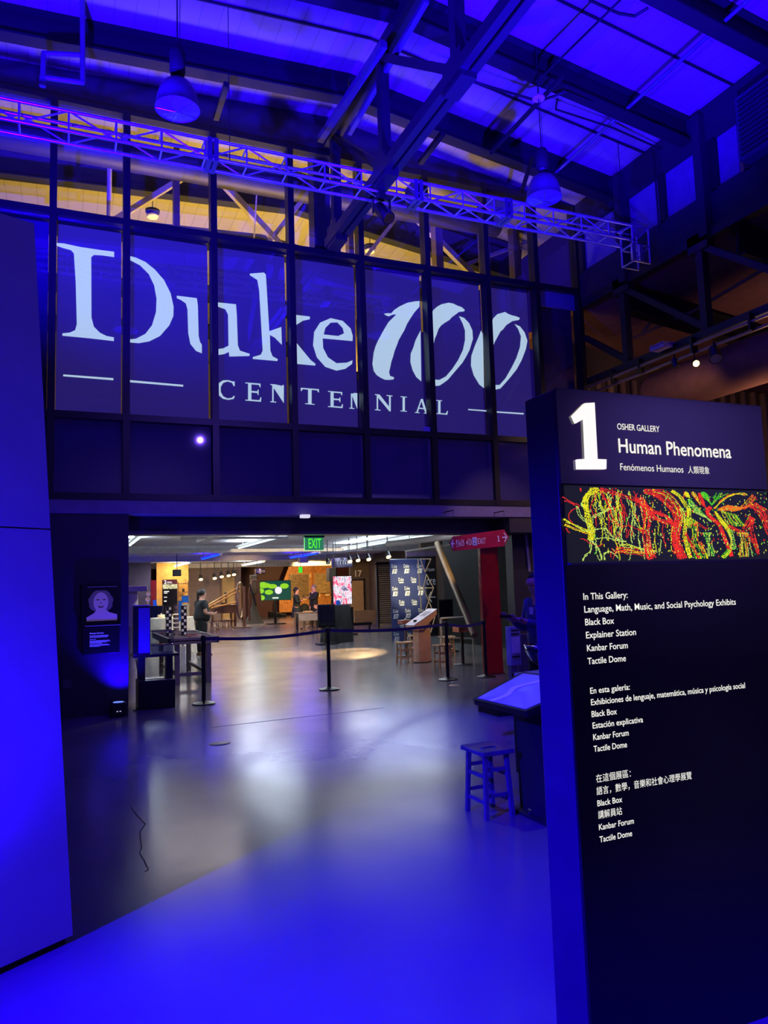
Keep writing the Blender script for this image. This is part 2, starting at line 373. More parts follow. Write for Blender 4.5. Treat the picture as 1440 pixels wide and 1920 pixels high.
# ------------------------------------------------------------------ projected lettering, as glowing shapes on the screens
YS = YF+.2
SCR = mat('purple_glow_projection_screen', (30, 25, 60), .8, emit=(44, 31, 106), power=1.0, var=0)  # projector's purple light put in as an even glow
SCRD = mat('unlit_projection_screen', (70, 48, 84), .85)
LET = mat('glowing_projected_letters', (60, 60, 60), .8, emit=(203, 226, 236), power=1.0, var=0)  # projected white light drawn as glowing flat meshes
def A(zx, zy): return (zx/2, 380+zy/2)
def B(zx, zy): return (600+zx*.34722, 380+zy*.34722)
TR = {i: [] for i in range(9)}        # outlines per bay, cut where mullions shade the projection, photo survey points
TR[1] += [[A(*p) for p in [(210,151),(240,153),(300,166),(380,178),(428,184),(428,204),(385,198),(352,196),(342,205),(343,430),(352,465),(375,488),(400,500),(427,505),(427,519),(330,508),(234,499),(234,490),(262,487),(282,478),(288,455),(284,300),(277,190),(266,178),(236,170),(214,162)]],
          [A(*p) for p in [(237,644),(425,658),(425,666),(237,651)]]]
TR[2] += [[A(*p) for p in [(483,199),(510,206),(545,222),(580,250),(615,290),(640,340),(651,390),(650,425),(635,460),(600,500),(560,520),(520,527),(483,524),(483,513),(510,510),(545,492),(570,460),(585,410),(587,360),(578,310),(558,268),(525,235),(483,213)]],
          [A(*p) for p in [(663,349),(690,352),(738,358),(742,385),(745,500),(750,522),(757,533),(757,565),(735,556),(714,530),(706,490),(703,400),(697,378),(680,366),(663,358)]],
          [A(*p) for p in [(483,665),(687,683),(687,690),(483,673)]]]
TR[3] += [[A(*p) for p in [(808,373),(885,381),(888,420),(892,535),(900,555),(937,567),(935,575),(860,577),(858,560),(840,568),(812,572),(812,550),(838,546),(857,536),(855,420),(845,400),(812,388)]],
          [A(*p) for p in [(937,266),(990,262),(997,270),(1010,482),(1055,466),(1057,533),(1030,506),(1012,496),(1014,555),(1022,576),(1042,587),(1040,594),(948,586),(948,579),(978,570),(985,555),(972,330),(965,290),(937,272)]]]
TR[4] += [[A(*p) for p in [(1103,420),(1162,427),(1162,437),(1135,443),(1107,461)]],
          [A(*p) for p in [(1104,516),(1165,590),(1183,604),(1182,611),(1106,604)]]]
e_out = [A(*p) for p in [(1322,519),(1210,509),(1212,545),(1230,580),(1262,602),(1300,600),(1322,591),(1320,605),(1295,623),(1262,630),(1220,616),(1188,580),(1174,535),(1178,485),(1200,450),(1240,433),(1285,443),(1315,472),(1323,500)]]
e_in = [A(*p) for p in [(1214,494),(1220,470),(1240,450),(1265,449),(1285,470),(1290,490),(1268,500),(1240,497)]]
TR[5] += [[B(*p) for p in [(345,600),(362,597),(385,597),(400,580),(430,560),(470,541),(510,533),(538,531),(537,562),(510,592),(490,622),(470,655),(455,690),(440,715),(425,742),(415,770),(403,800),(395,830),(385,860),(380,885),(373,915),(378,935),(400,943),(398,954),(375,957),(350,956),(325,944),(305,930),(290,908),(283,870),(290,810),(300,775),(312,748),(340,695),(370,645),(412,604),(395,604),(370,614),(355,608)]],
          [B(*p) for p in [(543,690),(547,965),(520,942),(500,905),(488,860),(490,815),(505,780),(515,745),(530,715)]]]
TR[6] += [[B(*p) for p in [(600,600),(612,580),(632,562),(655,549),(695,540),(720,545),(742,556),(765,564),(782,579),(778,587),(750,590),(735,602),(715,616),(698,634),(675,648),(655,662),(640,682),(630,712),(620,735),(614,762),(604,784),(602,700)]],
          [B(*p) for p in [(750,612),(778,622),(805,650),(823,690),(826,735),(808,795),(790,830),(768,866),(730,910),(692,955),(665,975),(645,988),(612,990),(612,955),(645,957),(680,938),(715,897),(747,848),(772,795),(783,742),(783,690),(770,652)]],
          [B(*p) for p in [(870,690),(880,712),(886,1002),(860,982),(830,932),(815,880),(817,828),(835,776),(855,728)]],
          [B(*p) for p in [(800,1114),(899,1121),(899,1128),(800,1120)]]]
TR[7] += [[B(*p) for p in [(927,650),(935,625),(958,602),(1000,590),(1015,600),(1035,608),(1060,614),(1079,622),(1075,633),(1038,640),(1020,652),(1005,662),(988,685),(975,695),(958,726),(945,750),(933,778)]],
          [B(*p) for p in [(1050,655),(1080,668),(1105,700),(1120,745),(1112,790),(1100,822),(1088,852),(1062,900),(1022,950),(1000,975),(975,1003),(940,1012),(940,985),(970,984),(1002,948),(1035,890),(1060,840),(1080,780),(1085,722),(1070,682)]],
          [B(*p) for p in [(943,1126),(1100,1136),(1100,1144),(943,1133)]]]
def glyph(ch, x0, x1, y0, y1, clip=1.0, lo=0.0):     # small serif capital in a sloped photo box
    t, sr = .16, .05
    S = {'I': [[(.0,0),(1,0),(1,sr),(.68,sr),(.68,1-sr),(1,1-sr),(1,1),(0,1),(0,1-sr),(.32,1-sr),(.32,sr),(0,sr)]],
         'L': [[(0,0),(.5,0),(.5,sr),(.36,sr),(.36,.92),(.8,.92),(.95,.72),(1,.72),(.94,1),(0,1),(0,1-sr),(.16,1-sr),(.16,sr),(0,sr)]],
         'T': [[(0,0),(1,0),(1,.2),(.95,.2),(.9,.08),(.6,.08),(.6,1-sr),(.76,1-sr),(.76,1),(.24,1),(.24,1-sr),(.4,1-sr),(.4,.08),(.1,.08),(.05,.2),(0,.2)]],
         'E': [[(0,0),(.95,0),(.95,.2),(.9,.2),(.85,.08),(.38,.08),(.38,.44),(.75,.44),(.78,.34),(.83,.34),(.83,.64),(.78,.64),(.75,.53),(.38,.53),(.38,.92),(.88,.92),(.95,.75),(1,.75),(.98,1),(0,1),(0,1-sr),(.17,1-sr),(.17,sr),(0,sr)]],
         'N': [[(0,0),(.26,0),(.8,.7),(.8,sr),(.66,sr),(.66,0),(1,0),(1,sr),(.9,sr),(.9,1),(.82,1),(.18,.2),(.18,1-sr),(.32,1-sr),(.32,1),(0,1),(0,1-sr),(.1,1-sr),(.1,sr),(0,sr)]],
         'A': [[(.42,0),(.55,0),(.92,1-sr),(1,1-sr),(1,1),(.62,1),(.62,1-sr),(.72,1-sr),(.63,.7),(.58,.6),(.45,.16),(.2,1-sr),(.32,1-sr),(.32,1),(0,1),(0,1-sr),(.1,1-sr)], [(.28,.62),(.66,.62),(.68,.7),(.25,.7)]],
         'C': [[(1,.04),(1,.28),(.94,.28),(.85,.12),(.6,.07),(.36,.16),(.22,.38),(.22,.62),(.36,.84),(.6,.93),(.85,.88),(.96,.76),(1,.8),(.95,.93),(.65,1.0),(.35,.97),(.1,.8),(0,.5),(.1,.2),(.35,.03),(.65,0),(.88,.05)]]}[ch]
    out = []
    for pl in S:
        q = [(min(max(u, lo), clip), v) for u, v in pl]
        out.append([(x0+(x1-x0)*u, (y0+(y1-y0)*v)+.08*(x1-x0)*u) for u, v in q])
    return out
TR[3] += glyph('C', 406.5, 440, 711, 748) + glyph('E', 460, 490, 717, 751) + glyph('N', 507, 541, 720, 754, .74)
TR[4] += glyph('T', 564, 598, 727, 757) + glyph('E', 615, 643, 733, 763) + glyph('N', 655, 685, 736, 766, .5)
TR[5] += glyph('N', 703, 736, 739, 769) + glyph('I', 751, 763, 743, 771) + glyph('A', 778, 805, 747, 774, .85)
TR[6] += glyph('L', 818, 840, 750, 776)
screens = []
EXT = {1: (97, 231), 2: (242, 390), 3: (405, 537), 4: (553, 670), 5: (684, 791), 6: (806, 903), 7: (921, 992), 8: (1012, 1078)}
names = {1: 'leftmost projection screen with the stem of the big D', 2: 'projection screen with the bowl of the D and half a u', 3: 'projection screen with the u and k and letters CEN',
         4: 'projection screen showing the letter e above TEN', 5: 'projection screen with the brush-drawn numeral 1 above NIA', 6: 'projection screen with the middle zero above the letter L',
         7: 'projection screen with the last zero and a white rule', 8: 'plain unlit purple screen in the rightmost tall bay', 0: 'dark plain screen partly behind the tall blue panel'}
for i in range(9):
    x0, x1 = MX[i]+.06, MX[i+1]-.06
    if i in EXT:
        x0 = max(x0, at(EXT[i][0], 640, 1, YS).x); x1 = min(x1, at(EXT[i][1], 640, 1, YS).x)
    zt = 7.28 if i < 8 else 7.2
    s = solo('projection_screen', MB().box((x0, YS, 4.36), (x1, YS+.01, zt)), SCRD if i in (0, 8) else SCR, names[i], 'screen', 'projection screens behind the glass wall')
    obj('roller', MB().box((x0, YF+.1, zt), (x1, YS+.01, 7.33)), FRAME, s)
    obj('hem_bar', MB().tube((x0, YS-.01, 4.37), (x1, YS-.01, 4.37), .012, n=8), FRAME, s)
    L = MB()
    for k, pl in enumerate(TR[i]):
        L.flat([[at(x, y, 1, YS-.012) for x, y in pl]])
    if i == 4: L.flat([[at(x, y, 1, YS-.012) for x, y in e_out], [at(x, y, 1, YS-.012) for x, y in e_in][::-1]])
    if L.v: obj('lettering', L, LET, s, label='white letter shapes glowing in place of projected light')
m = MB().box((8.36, YF+.06, 7.0), (9.24, YF+.09, 7.32)); solo('rolled_blind', m, mat('pale_purple_blind', (120, 104, 170), .7), 'short pale strip of a rolled blind in the rightmost bay', 'blind')
m = MB().box(at(794, 800, 1, YF+.0), at(806, 816, 1, YF+.02)); p = solo('safety_label', m, mat('blue_lit_label', (150, 140, 230), .4), 'small square label stuck on the glass below the letters', 'sticker')

# ------------------------------------------------------------------ big roof truss in the middle (runs towards the glass wall)
t = thing('roof_truss', 'dark steel roof truss running from overhead to the glass wall', 'roof truss', (4.12, 11.4, 7.5))
X = 4.12
obj('bottom_chord', MB().bar((X-.07, .5, 7.5), (X-.07, 11.5, 7.5), .1, .16).bar((X+.07, .5, 7.5), (X+.07, 11.5, 7.5), .1, .16), STEEL, t, True)
obj('top_chord', MB().bar((X, .5, 9.3), (X, 11.5, 9.3), .2, .16), STEEL, t, True)
ND = [11.2, 9.15, 7.0, 4.9, 2.8]
for k, y in enumerate(ND):
    obj('web_post', MB().bar((X, y, 7.5), (X, y, 9.3), .14, .14), STEEL, t, True)
    if k: obj('web_diagonal', MB().bar((X, ND[k-1], 9.25) if 1 else 0, (X, y, 7.55), .11, .11), STEEL, t, True)
    obj('gusset_plate', MB().box((X-.1, y-.22, 7.35), (X+.1, y+.22, 7.72)), STEEL, t, True)
# right hand truss
t = thing('side_truss', 'dark steel truss with diagonals along the right side of the hall', 'roof truss', (9.3, 11.3, 5.4))
obj('top_chord', MB().bar((9.3, 2, 7.05), (9.3, 11.4, 7.05), .16, .16), STEEL, t, True)
obj('bottom_chord', MB().bar((9.3, 2, 5.5), (9.3, 11.4, 5.5), .14, .12), STEEL, t, True)
nd = [12.1, 10.3, 8.5, 6.7, 4.9, 3.1]
for k, y in enumerate(nd[1:], 1):
    obj('web_post', MB().bar((9.3, y, 5.5), (9.3, y, 7.05), .13, .13), STEEL, t, True)
    obj('web_diagonal', MB().bar((9.3, min(nd[k-1], 11.45), 7.0 if k > 1 else 6.4), (9.3, y, 5.6) if k == 1 else (9.3, y, 5.6), .1, .1) if k == 1 else MB().bar((9.3, nd[k-1], 6.95), (9.3, y, 5.6), .1, .1), STEEL, t, True)
    obj('gusset_plate', MB().box((9.22, y-.2, 6.85), (9.38, y+.2, 7.14)), STEEL, t, True)
for y in (10.32, 8.46): 
    n_trim += 1; struct('trim_%d' % n_trim, MB().bar((9.26, y-.15, 7.0), (9.26, y-.15, 9.0), .22, .16), mat('purple_grey_wall'))
solo('wall_conduit', MB().path([(9.2, 9.25, 8.9), (9.2, 9.25, 7.5)], .015), STEEL, 'thin conduit running down between the clerestory panels', 'pipe')

# ------------------------------------------------------------------ aluminium box truss
t = thing('lighting_truss', 'long aluminium box truss hung in front of the glass wall', 'truss', (-1.5, 9.4, 7.35))
ya, yb, za, zb = 9.40, 9.68, 7.36, 7.62
x0, x1 = -2.2, 8.75
for nm, y, z in (('front_top_chord', ya, zb), ('front_bottom_chord', ya, za), ('back_top_chord', yb, zb), ('back_bottom_chord', yb, za)):
    obj('chord', MB().tube((x0, y, z), (x1, y, z), .024, n=10), ALU, t, True)
xs = [x0+.55*k for k in range(21)]
fr, bo, tp, bk = MB(), MB(), MB(), MB()
for k, x in enumerate(xs):
    if x > x1: break
    xn = min(x+.55, x1)
    obj('rung', MB().tube((x, ya, za), (x, yb, za), .014, n=6), ALU, t, True); obj('rung', MB().tube((x, ya, zb), (x, yb, zb), .012, n=6), ALU, t, True)
    fr.tube((x, ya, za if k % 2 else zb), (xn, ya, zb if k % 2 else za), .012, n=6); fr.tube((x, ya, za), (x, ya, zb), .012, n=6)
    bk.tube((x, yb, zb if k % 2 else za), (xn, yb, za if k % 2 else zb), .012, n=6)
    if k > 10: obj('brace', MB().tube((x, ya, za), (xn, yb, za), .012, n=6), ALU, t, True)
for nm, q in (('front_lacing', fr), ('back_lacing', bk)): obj(nm, q, ALU, t, True)
for x in (1.75, 4.75, 6.3): 
    obj('joint_plate', MB().box((x-.07, ya-.03, za-.03), (x-.01, yb+.03, zb+.03)).box((x+.01, ya-.03, za-.03), (x+.07, yb+.03, zb+.03)), mat('dull_aluminium', (110, 110, 125), .4, .8), t, True)
m = MB()
for a in ((8.75, ya), (9.1, ya), (8.75, yb), (9.1, yb)): m.tube((*a, 7.0), (*a, zb), .02, n=8)
for z in (7.0, 7.3, zb):
    m.tube((8.75, ya, z), (9.1, ya, z), .016, n=8).tube((8.75, yb, z), (9.1, yb, z), .016, n=8).tube((8.75, ya, z), (8.75, yb, z), .016, n=8)
m.tube((8.75, ya, 7.3), (9.1, ya, zb), .012, n=6).tube((8.75, ya, 7.0), (9.1, ya, 7.3), .012, n=6)
m.box((8.7, ya-.03, 7.0), (8.78, ya+.01, 7.3)).box((8.86, ya-.03, 7.0), (8.94, ya+.01, 7.3))
obj('corner_block', m, ALU, t, True)
for x, z in ((8.7, 9.2), (2.0, 9.73), (-1.4, 9.56)): obj('suspension_cable', MB().tube((x, ya+.14, za), (x, ya+.14, z), .006, n=6), STEEL, t, True)
# moving light clamped where truss and chord cross
t = thing('stage_light', 'black stage light clamped to the box truss under the roof truss', 'stage light', (4.14, 9.38, 7.1))
obj('clamp', MB().box((-.05, -.05, .12), (.05, .05, .32)), BLACK, t); obj('yoke', MB().box((-.14, -.02, -.1), (-.12, .02, .14)).box((.12, -.02, -.1), (.14, .02, .14)).box((-.14, -.02, .12), (.14, .02, .14)), BLACK, t)
b = obj('lamp_body', MB().tube((0, .1, .06), (.05, -.12, -.2), .085, .1, 16), BLACK, t); obj('lens', MB().tube((.05, -.118, -.198), (.052, -.125, -.207), .08, .08, 16), CHROME, b)

# ------------------------------------------------------------------ high bay lamps
def highbay(loc, zc, R, label):
    t = thing('high_bay_lamp', label, 'pendant lamp', loc, 0, 'high bay lamps')
    H = R*1.5
    obj('reflector_shade', MB().lathe([(R*.22, H*1.0), (R*.3, H*.96), (R*.62, H*.82), (R*.85, H*.55), (R*.96, H*.25), (R, 0), (R*1.03, -.005), (R*.98, .0), (R*.93, H*.25), (R*.8, H*.55), (R*.55, H*.8), (R*.1, H*.92)], n=36), mat('brushed_lamp_shade', (110, 106, 122), .4, .6), t)
    obj('lens_cover', MB().lathe([(R*.99, .004), (R*.5, -.018), (.001, -.03)], n=36), mat('ribbed_lamp_lens', (120, 116, 136), .25, .5, bump=.5, scale=18), t)
    m = MB()
    for k in range(5):
        a = 2*PI*k/5+.4; m.tube((R*.1*math.cos(a), R*.1*math.sin(a), -.03), (R*.98*math.cos(a), R*.98*math.sin(a), .0), .006, n=5)
    obj('lens_ribs', m, CHROME, t)
    obj('neck', MB().lathe([(R*.25, H*1.0), (R*.2, H*1.08), (R*.32, H*1.12), (R*.32, H*1.2)], n=20), STEEL, t)
    obj('ballast_housing', MB().lathe([(R*.3, H*1.2), (R*.36, H*1.22), (R*.36, H*1.85), (R*.28, H*1.98), (.02, H*2.02)], n=20), BLACKM, t)
    obj('hanging_cable', MB().tube((0, 0, H*2), (0, 0, zc-loc[2]), .008, n=6).tube((.03, 0, H*1.9), (.03, 0, zc-loc[2]), .004, n=5), STEEL, t)
    obj('ceiling_rose', MB().lathe([(.09, zc-loc[2]-.02), (.09, zc-loc[2]), (.03, zc-loc[2]+.05)], n=20, caps=True), WHITE, t)
    obj('suspension_rod', MB().tube((0, 0, zc-loc[2]), (0, 0, zr(loc[0])-loc[2]-.02), .012, n=6), STEEL, t)
    return t
p = at(333, 205, 2, 6.95); highbay(tuple(p), 8.55, .235, 'bell shaped high bay lamp hanging nearest at upper left')
p = at(1020, 372, 2, 7.2); highbay(tuple(p), 8.75, .25, 'bell shaped high bay lamp hanging at upper right before the box truss')
for px_, py_, z, lb in ((286, 408, 8.6, 'small round white lamp in the left part of the upper hall'), (694, 473, 8.6, 'small round white lamp in the right part of the upper hall')):
    p = at(px_, py_, 2, z); t = thing('pendant_lamp', lb, 'pendant lamp', tuple(p), 0, 'pendants in the upper hall')
    obj('lamp_head', MB().lathe([(.09, 0), (.11, .03), (.07, .07), (.05, .09)], n=16, caps=True), mat('white_lamp_head', (240, 225, 190), .4), t)
    obj('lamp_cap', MB().lathe([(.13, .1), (.13, .14), (.05, .17)], n=16, caps=True), BLACKM, t); obj('cable', MB().tube((0, 0, .15), (0, 0, zr(p.x)-z-.02), .008, n=6), STEEL, t)

# ------------------------------------------------------------------ pipes and struts under the roof
pp = [(155, 0), (155, 155), (80, 100), (80, 160)]
a = at(155, -40, 1, 10.0); b = at(155, 155, 1, 10.0); c = at(80, 145, 1, 10.0); d = at(82, 100, 1, 10); e = at(150, 103, 1, 10)
t = solo('sprinkler_pipe', MB().path([(a.x, 10, 9.6), tuple(b), tuple(c), tuple(d), tuple(e)], .035, 10).path([tuple(c), (c.x, 10, c.z-.12)], .045, 10), mat('galvanised_pipe', (120, 120, 130), .4, .6), 'looped galvanised pipe hanging from the roof at far left', 'pipe')
p, q = at(1425, -20, 2, 9.0), at(1035, 330, 2, 9.0); solo('roof_conduit', MB().tube(tuple(p), tuple(q), .03, n=10), mat('galvanised_pipe'), 'long straight conduit running under the roof at upper right', 'pipe')
def strut(a, b, z, r, label, m_=STEEL, nm='roof_conduit', cat='pipe', sq=False):
    P, Q = at(*a, 2, z), at(*b, 2, z); m = MB()
    m.bar(tuple(P), tuple(Q), r*2, r*2) if sq else m.tube(tuple(P), tuple(Q), r, n=8)
    return solo(nm, m, m_, label, cat)
strut((1163, 0), (1010, 150), 9.0, .016, 'thin conduit beside the upper right lamp cable')
strut((1055, 143), (920, 287), 8.85, .025, 'thick dark unistrut rail passing the right lamp cable', sq=True)
strut((830, 250), (788, 305), 8.9, .04, 'short dark strut left of the right hand lamp', sq=True)
strut((425, 158), (405, 222), 9.0, .04, 'short steel angle under the roof right of the left lamp', sq=True)
strut((720, 82), (600, 262), 8.9, .05, 'steel channel just left of the central roof truss', mat('lit_channel', (90, 84, 100), .4, .3), sq=True)
strut((800, 0), (655, 250), 9.0, .035, 'slim steel tube beside the central roof truss', mat('lit_channel'), sq=True)
strut((1000, 290), (978, 360), 8.6, .03, 'short blue lit strut behind the right lamp', sq=True)
def wire(pts, z, r, label):
    return solo('electrical_conduit', MB().path([tuple(at(*p, 2, z)) for p in pts], r, 6), STEEL, label, 'pipe', 'bent conduits under the roof')
wire([(1105, 0), (1160, 25), (1190, 30), (1215, 15)], 9.05, .02, 'hooked conduit at the top edge above the right lamp')
wire([(860, 145), (1010, 190), (1040, 180), (1060, 172), (1110, 192)], 8.95, .018, 'bent conduit passing the ceiling rose of the right lamp')
wire([(1045, 185), (1042, 205), (1150, 240), (1240, 280)], 8.9, .016, 'bent conduit right of the right lamp')
wire([(1190, 205), (1195, 215), (1300, 250), (1308, 265)], 8.95, .012, 'thin conduit bending towards the clerestory wall')
# white painted braces of the upper hall, seen through the top panes
t = thing('brace_frame', 'beige steel braces seen through the top panes of the glass wall', 'steel brace', (3.5, 13.2, 3.5))
for a, b, w in (((330, 318), (212, 408), .09), ((436, 322), (545, 470), .11), ((796, 395), (893, 515), .11), ((560, 350), (500, 450), .08), ((735, 420), (695, 470), .07), ((990, 400), (905, 470), .07)):
    P, Q = at(*a, 1, 13.2), at(*b, 1, 13.2); d_ = (P-Q); P = P + d_*.25; Q = Q - d_*.35
    obj('brace', MB().bar((P.x, P.y, min(P.z, 9.3)), tuple(Q), w, w), STEEL_L, t, True)
for a, b in (((206, 300), (200, 400)), ((486, 300), (440, 445))):
    P, Q = at(*a, 1, 13), at(*b, 1, 13); solo('vertical_pipe', MB().tube((P.x, 13, zr(P.x)-.02), (P.x*.05+Q.x*.95, 13, 3.6), .04 if a[0] == 206 else .012, n=10), mat('cream_pipe', (215, 195, 150), .4), 'cream vertical pipe behind the second top pane' if a[0] == 206 else 'thin cream rod behind the fourth top pane', 'pipe')
for x in (1.75, 5.0, 6.9, 8.0, 8.75):
    n_trim += 1; struct('trim_%d' % n_trim, MB().bar((x, 12.9, 3.6), (x, 12.9, 9.5), .16 if x > 6 else .1, .2), mat('brown_steel_post', (84, 70, 56), .6))
struct('floor_upper', MB().box((-8, YF+.4, 3.5), (18, 30, 3.6)), WALLG)
struct('wall_upper_back', MB().box((-8, 26, 3.6), (9.6, 26.2, 9.7)), mat('taupe_wall'))
solo('air_duct', MB().lathe([(.24, -5), (.24, 6)], (2, 12.35, 8.9), 20, M=Matrix.Rotation(PI/2, 3, 'Y'), caps=True), mat('duct_metal', (48, 42, 48), .5, .3), 'large round duct behind the very top of the glass wall', 'duct')
# ------------------------------------------------------------------ gallery sign, right foreground
HS = 2.42
c0 = at(1037, 728, 2, HS); SX, SY = c0.x, c0.y
SXR = at(1422, 755, 1, SY).x; SD = 0.19
def sp(x, y, off=0.0): return at(x, y, 1, SY-off)
t = thing('gallery_sign', 'tall freestanding black gallery sign with lit 1 and Human Phenomena heading', 'sign', (SX, SY, 0))
obj('body', MB().box((SX, SY, 0), (SXR, SY+SD, HS-.003)), mat('blue_grey_sign_side', (40, 38, 50), .4), t, True, bevel=.004)
zt, zb_ = sp(1050, 910).z, sp(1058, 1056).z
HEADM = mat('aubergine_header_gloss', (44, 12, 52), .1, spec=.8, coat=1)
obj('header_panel', MB().box((SX+.004, SY-.012, zt+.006), (SXR-.002, SY, HS)), HEADM, t, True)
fp = obj('lower_panel', MB().box((SX+.004, SY-.012, .0), (SXR-.002, SY, zb_-.008)), BLACKG, t, True)
obj('screen_ledge', MB().box((SX+.02, SY-.02, zb_-.008), (SXR-.002, SY, zb_)), mat('dark_metal_edge', (90, 86, 96), .3, .6), t, True)
one = [sp(970+x/3.064, 700+y/3.064, .013) for x, y in [(307,247),(378,175),(433,172),(450,495),(501,497),(500,552),(337,552),(333,497),(386,494),(376,262),(328,290)]]
obj('numeral', MB().prism(one, (0, -.012, 0)), [mat('lit_white_numeral', (230, 228, 215), .5, emit=(255, 252, 240), power=1.0, var=0)], t, True, label='large lit white numeral 1')
def signtext(m, body, x, y, xr, cappx, bold=.018):
    a = sp(x, y, .0135); lo, hi = a.x, a.x+3
    for _ in range(40):
        mid = (lo+hi)/2
        if proj((mid, a.y, a.z))[0] < xr: lo = mid
        else: hi = mid
    cap = sp(x, y-cappx, .0135).z - a.z
    m.text(body, a, (1, 0, 0), (0, 0, 1), lo-a.x, cap, bold)
for body, x, y, xr, cp, bd in (('OSHER GALLERY', 1157.7, 805, 1237, 11.3, .006), ('Human Phenomena', 1160.5, 848, 1371.6, 25.5, .012), ('Fenómenos Humanos', 1163.5, 881.5, 1281.7, 12.8, .0), ('人類現象', 1290.5, 886.5, 1330.6, 10.6, .0)):
    m = MB(); signtext(m, body, x, y, xr, cp, bd); obj('heading_line', m, LEAD, t, True)
for body, x, y, xr, cp in (('In This Gallery:', 1094.2, 1124.7, 1177, 12.3), ('Language, Math, Music, and Social Psychology Exhibits', 1096, 1148.7, 1380, 12.3), ('Black Box', 1097.5, 1172.6, 1151.7, 12.2),
    ('Explainer Station', 1099.2, 1197, 1192.8, 12.2), ('Kanbar Forum', 1101, 1221.3, 1177.4, 12), ('Tactile Dome', 1102, 1245.8, 1173.9, 12),
    ('En esta galería:', 1107, 1300.9, 1181.2, 11.2), ('Exhibiciones de lenguaje, matemática, música y psicología social', 1108.5, 1322.5, 1397.3, 11.3), ('Black Box', 1109.7, 1344.7, 1157, 11.2),
    ('Estación explicativa', 1111.5, 1366.2, 1206, 11.2), ('Kanbar Forum', 1112.6, 1388, 1179, 11.2), ('Tactile Dome', 1113.5, 1410, 1176, 11.2),
    ('在這個展區：', 1118, 1466.5, 1183, 11.6), ('語言，數學，音樂和社會心理學展覽', 1119, 1490, 1297.2, 11.6), ('Black Box', 1120.5, 1512, 1167, 11), ('講解員站', 1122, 1534.5, 1166.6, 11.4),
    ('Kanbar Forum', 1123.4, 1556.7, 1188.7, 11), ('Tactile Dome', 1124.6, 1579.7, 1185.5, 11)):
    m = MB(); signtext(m, body, x, y, xr, cp, 0 if ord(body[0]) > 999 else .008); obj('text_line', m, LEAD, t, True)
# pixel display with coloured threads
GW, GH = 300, 112
grid = {}
rnd = random.Random(11)
RED, YEL, GRN, ORA, LIM = 1, 2, 3, 4, 5
def uvz(p): return ((p[0]-45)/1380*GW, (p[1]-80)/515*GH)
def smooth(pts, n=14):
    P = [pts[0]]+pts+[pts[-1]]; out = []
    for i in range(1, len(P)-2):
        for k in range(n):
            s = k/n; a, b, c, d = P[i-1:i+3]
            out.append(tuple(.5*((2*b[j])+(-a[j]+c[j])*s+(2*a[j]-5*b[j]+4*c[j]-d[j])*s*s+(-a[j]+3*b[j]-3*c[j]+d[j])*s**3) for j in (0, 1)))
    return out+[P[-2]]
def thread(pts, w, n, col, dash=0.0, jit=.5, taper=False, speck=0):
    S = smooth([uvz(p) for p in pts]); N = len(S)-1
    for k in range(n):
        off = (k/(max(n-1, 1))-.5)*w; on_ = True; ph = rnd.random()*9; wob = 0
        for i in range(N):
            (x0, y0), (x1, y1) = S[i], S[i+1]; L = math.hypot(x1-x0, y1-y0) or 1e-6; nx, ny = -(y1-y0)/L, (x1-x0)/L
            steps = max(int(L*1.3), 1)
            for q in range(steps):
                f = q/steps; tt = (i+f)/N; ww = off*(math.sin(PI*min(tt*1.15+.08, 1)) if taper else 1)
                wob += rnd.uniform(-jit, jit)*.5; wob *= .93
                if rnd.random() < .12: on_ = rnd.random() > dash
                if not on_: continue
                X_, Y_ = int(x0+(x1-x0)*f+nx*(ww+wob)), int(y0+(y1-y0)*f+ny*(ww+wob))
                c = col[int(rnd.random()*len(col))] if rnd.random() < .08+speck else col[k % len(col)]
                if 0 <= X_ < GW and 0 <= Y_ < GH: grid[(X_, Y_)] = c
R_, Y_c, G_ = [RED], [YEL], [GRN]
# loose mesh of threads on the left half
for k in range(58):
    x = rnd.uniform(230, 560); y0 = rnd.uniform(80, 250); pts = [(x, y0)]
    for j in range(rnd.randint(2, 5)): pts.append((pts[-1][0]+rnd.uniform(-30, 34), pts[-1][1]+rnd.uniform(40, 120)))
    thread(pts, 0, 1, [rnd.choice([RED, RED, LIM, YEL, LIM])], .35, 1.2)
for k in range(60):
    x = rnd.uniform(180, 900); y = rnd.uniform(80, 560)
    thread([(x, y), (x+rnd.uniform(-16, 16), y+rnd.uniform(20, 60))], 0, 1, [rnd.choice([RED, LIM, YEL, GRN])], .4, .9)
for pts in ([(60,180),(100,190),(135,210),(150,170),(165,110),(160,85)], [(50,150),(95,185),(135,212),(110,240),(85,270),(80,310),(95,340)], [(60,370),(90,420),(150,440),(200,465),(250,485),(290,455),(265,420)]): thread(pts, 0, 1, R_, .1, 1.2)
for pts in ([(200,450),(205,490),(190,540),(160,565),(145,590)], [(205,455),(235,500),(255,560),(262,590)], [(225,380),(290,370),(330,420),(400,470)], [(230,290),(280,260),(320,235),(345,215)], [(130,215),(150,280),(190,330),(205,390)], [(240,440),(300,435),(350,450),(420,465)], [(280,590),(275,550),(310,530),(350,560),(365,580)], [(170,220),(160,200),(185,170)]): thread(pts, 1, 2, [LIM], .12, 1)
thread([(265,85),(205,130),(185,180),(190,260),(200,340),(210,400),(200,450)], 7, 9, Y_c, .05, .6)
thread([(225,85),(190,150),(178,190),(185,240)], 3, 3, Y_c, .2, .9)
thread([(50,305),(90,330),(150,370),(215,400)], 2, 3, [YEL, LIM], .05, .9); thread([(55,345),(110,370),(170,400),(215,415)], 2, 3, [YEL, ORA], .05, .9); thread([(60,325),(120,350),(215,395)], 0, 1, Y_c, .05)
thread([(280,90),(350,110),(430,140),(510,160),(550,200),(580,240)], 5, 4, R_, .15, 1.1)
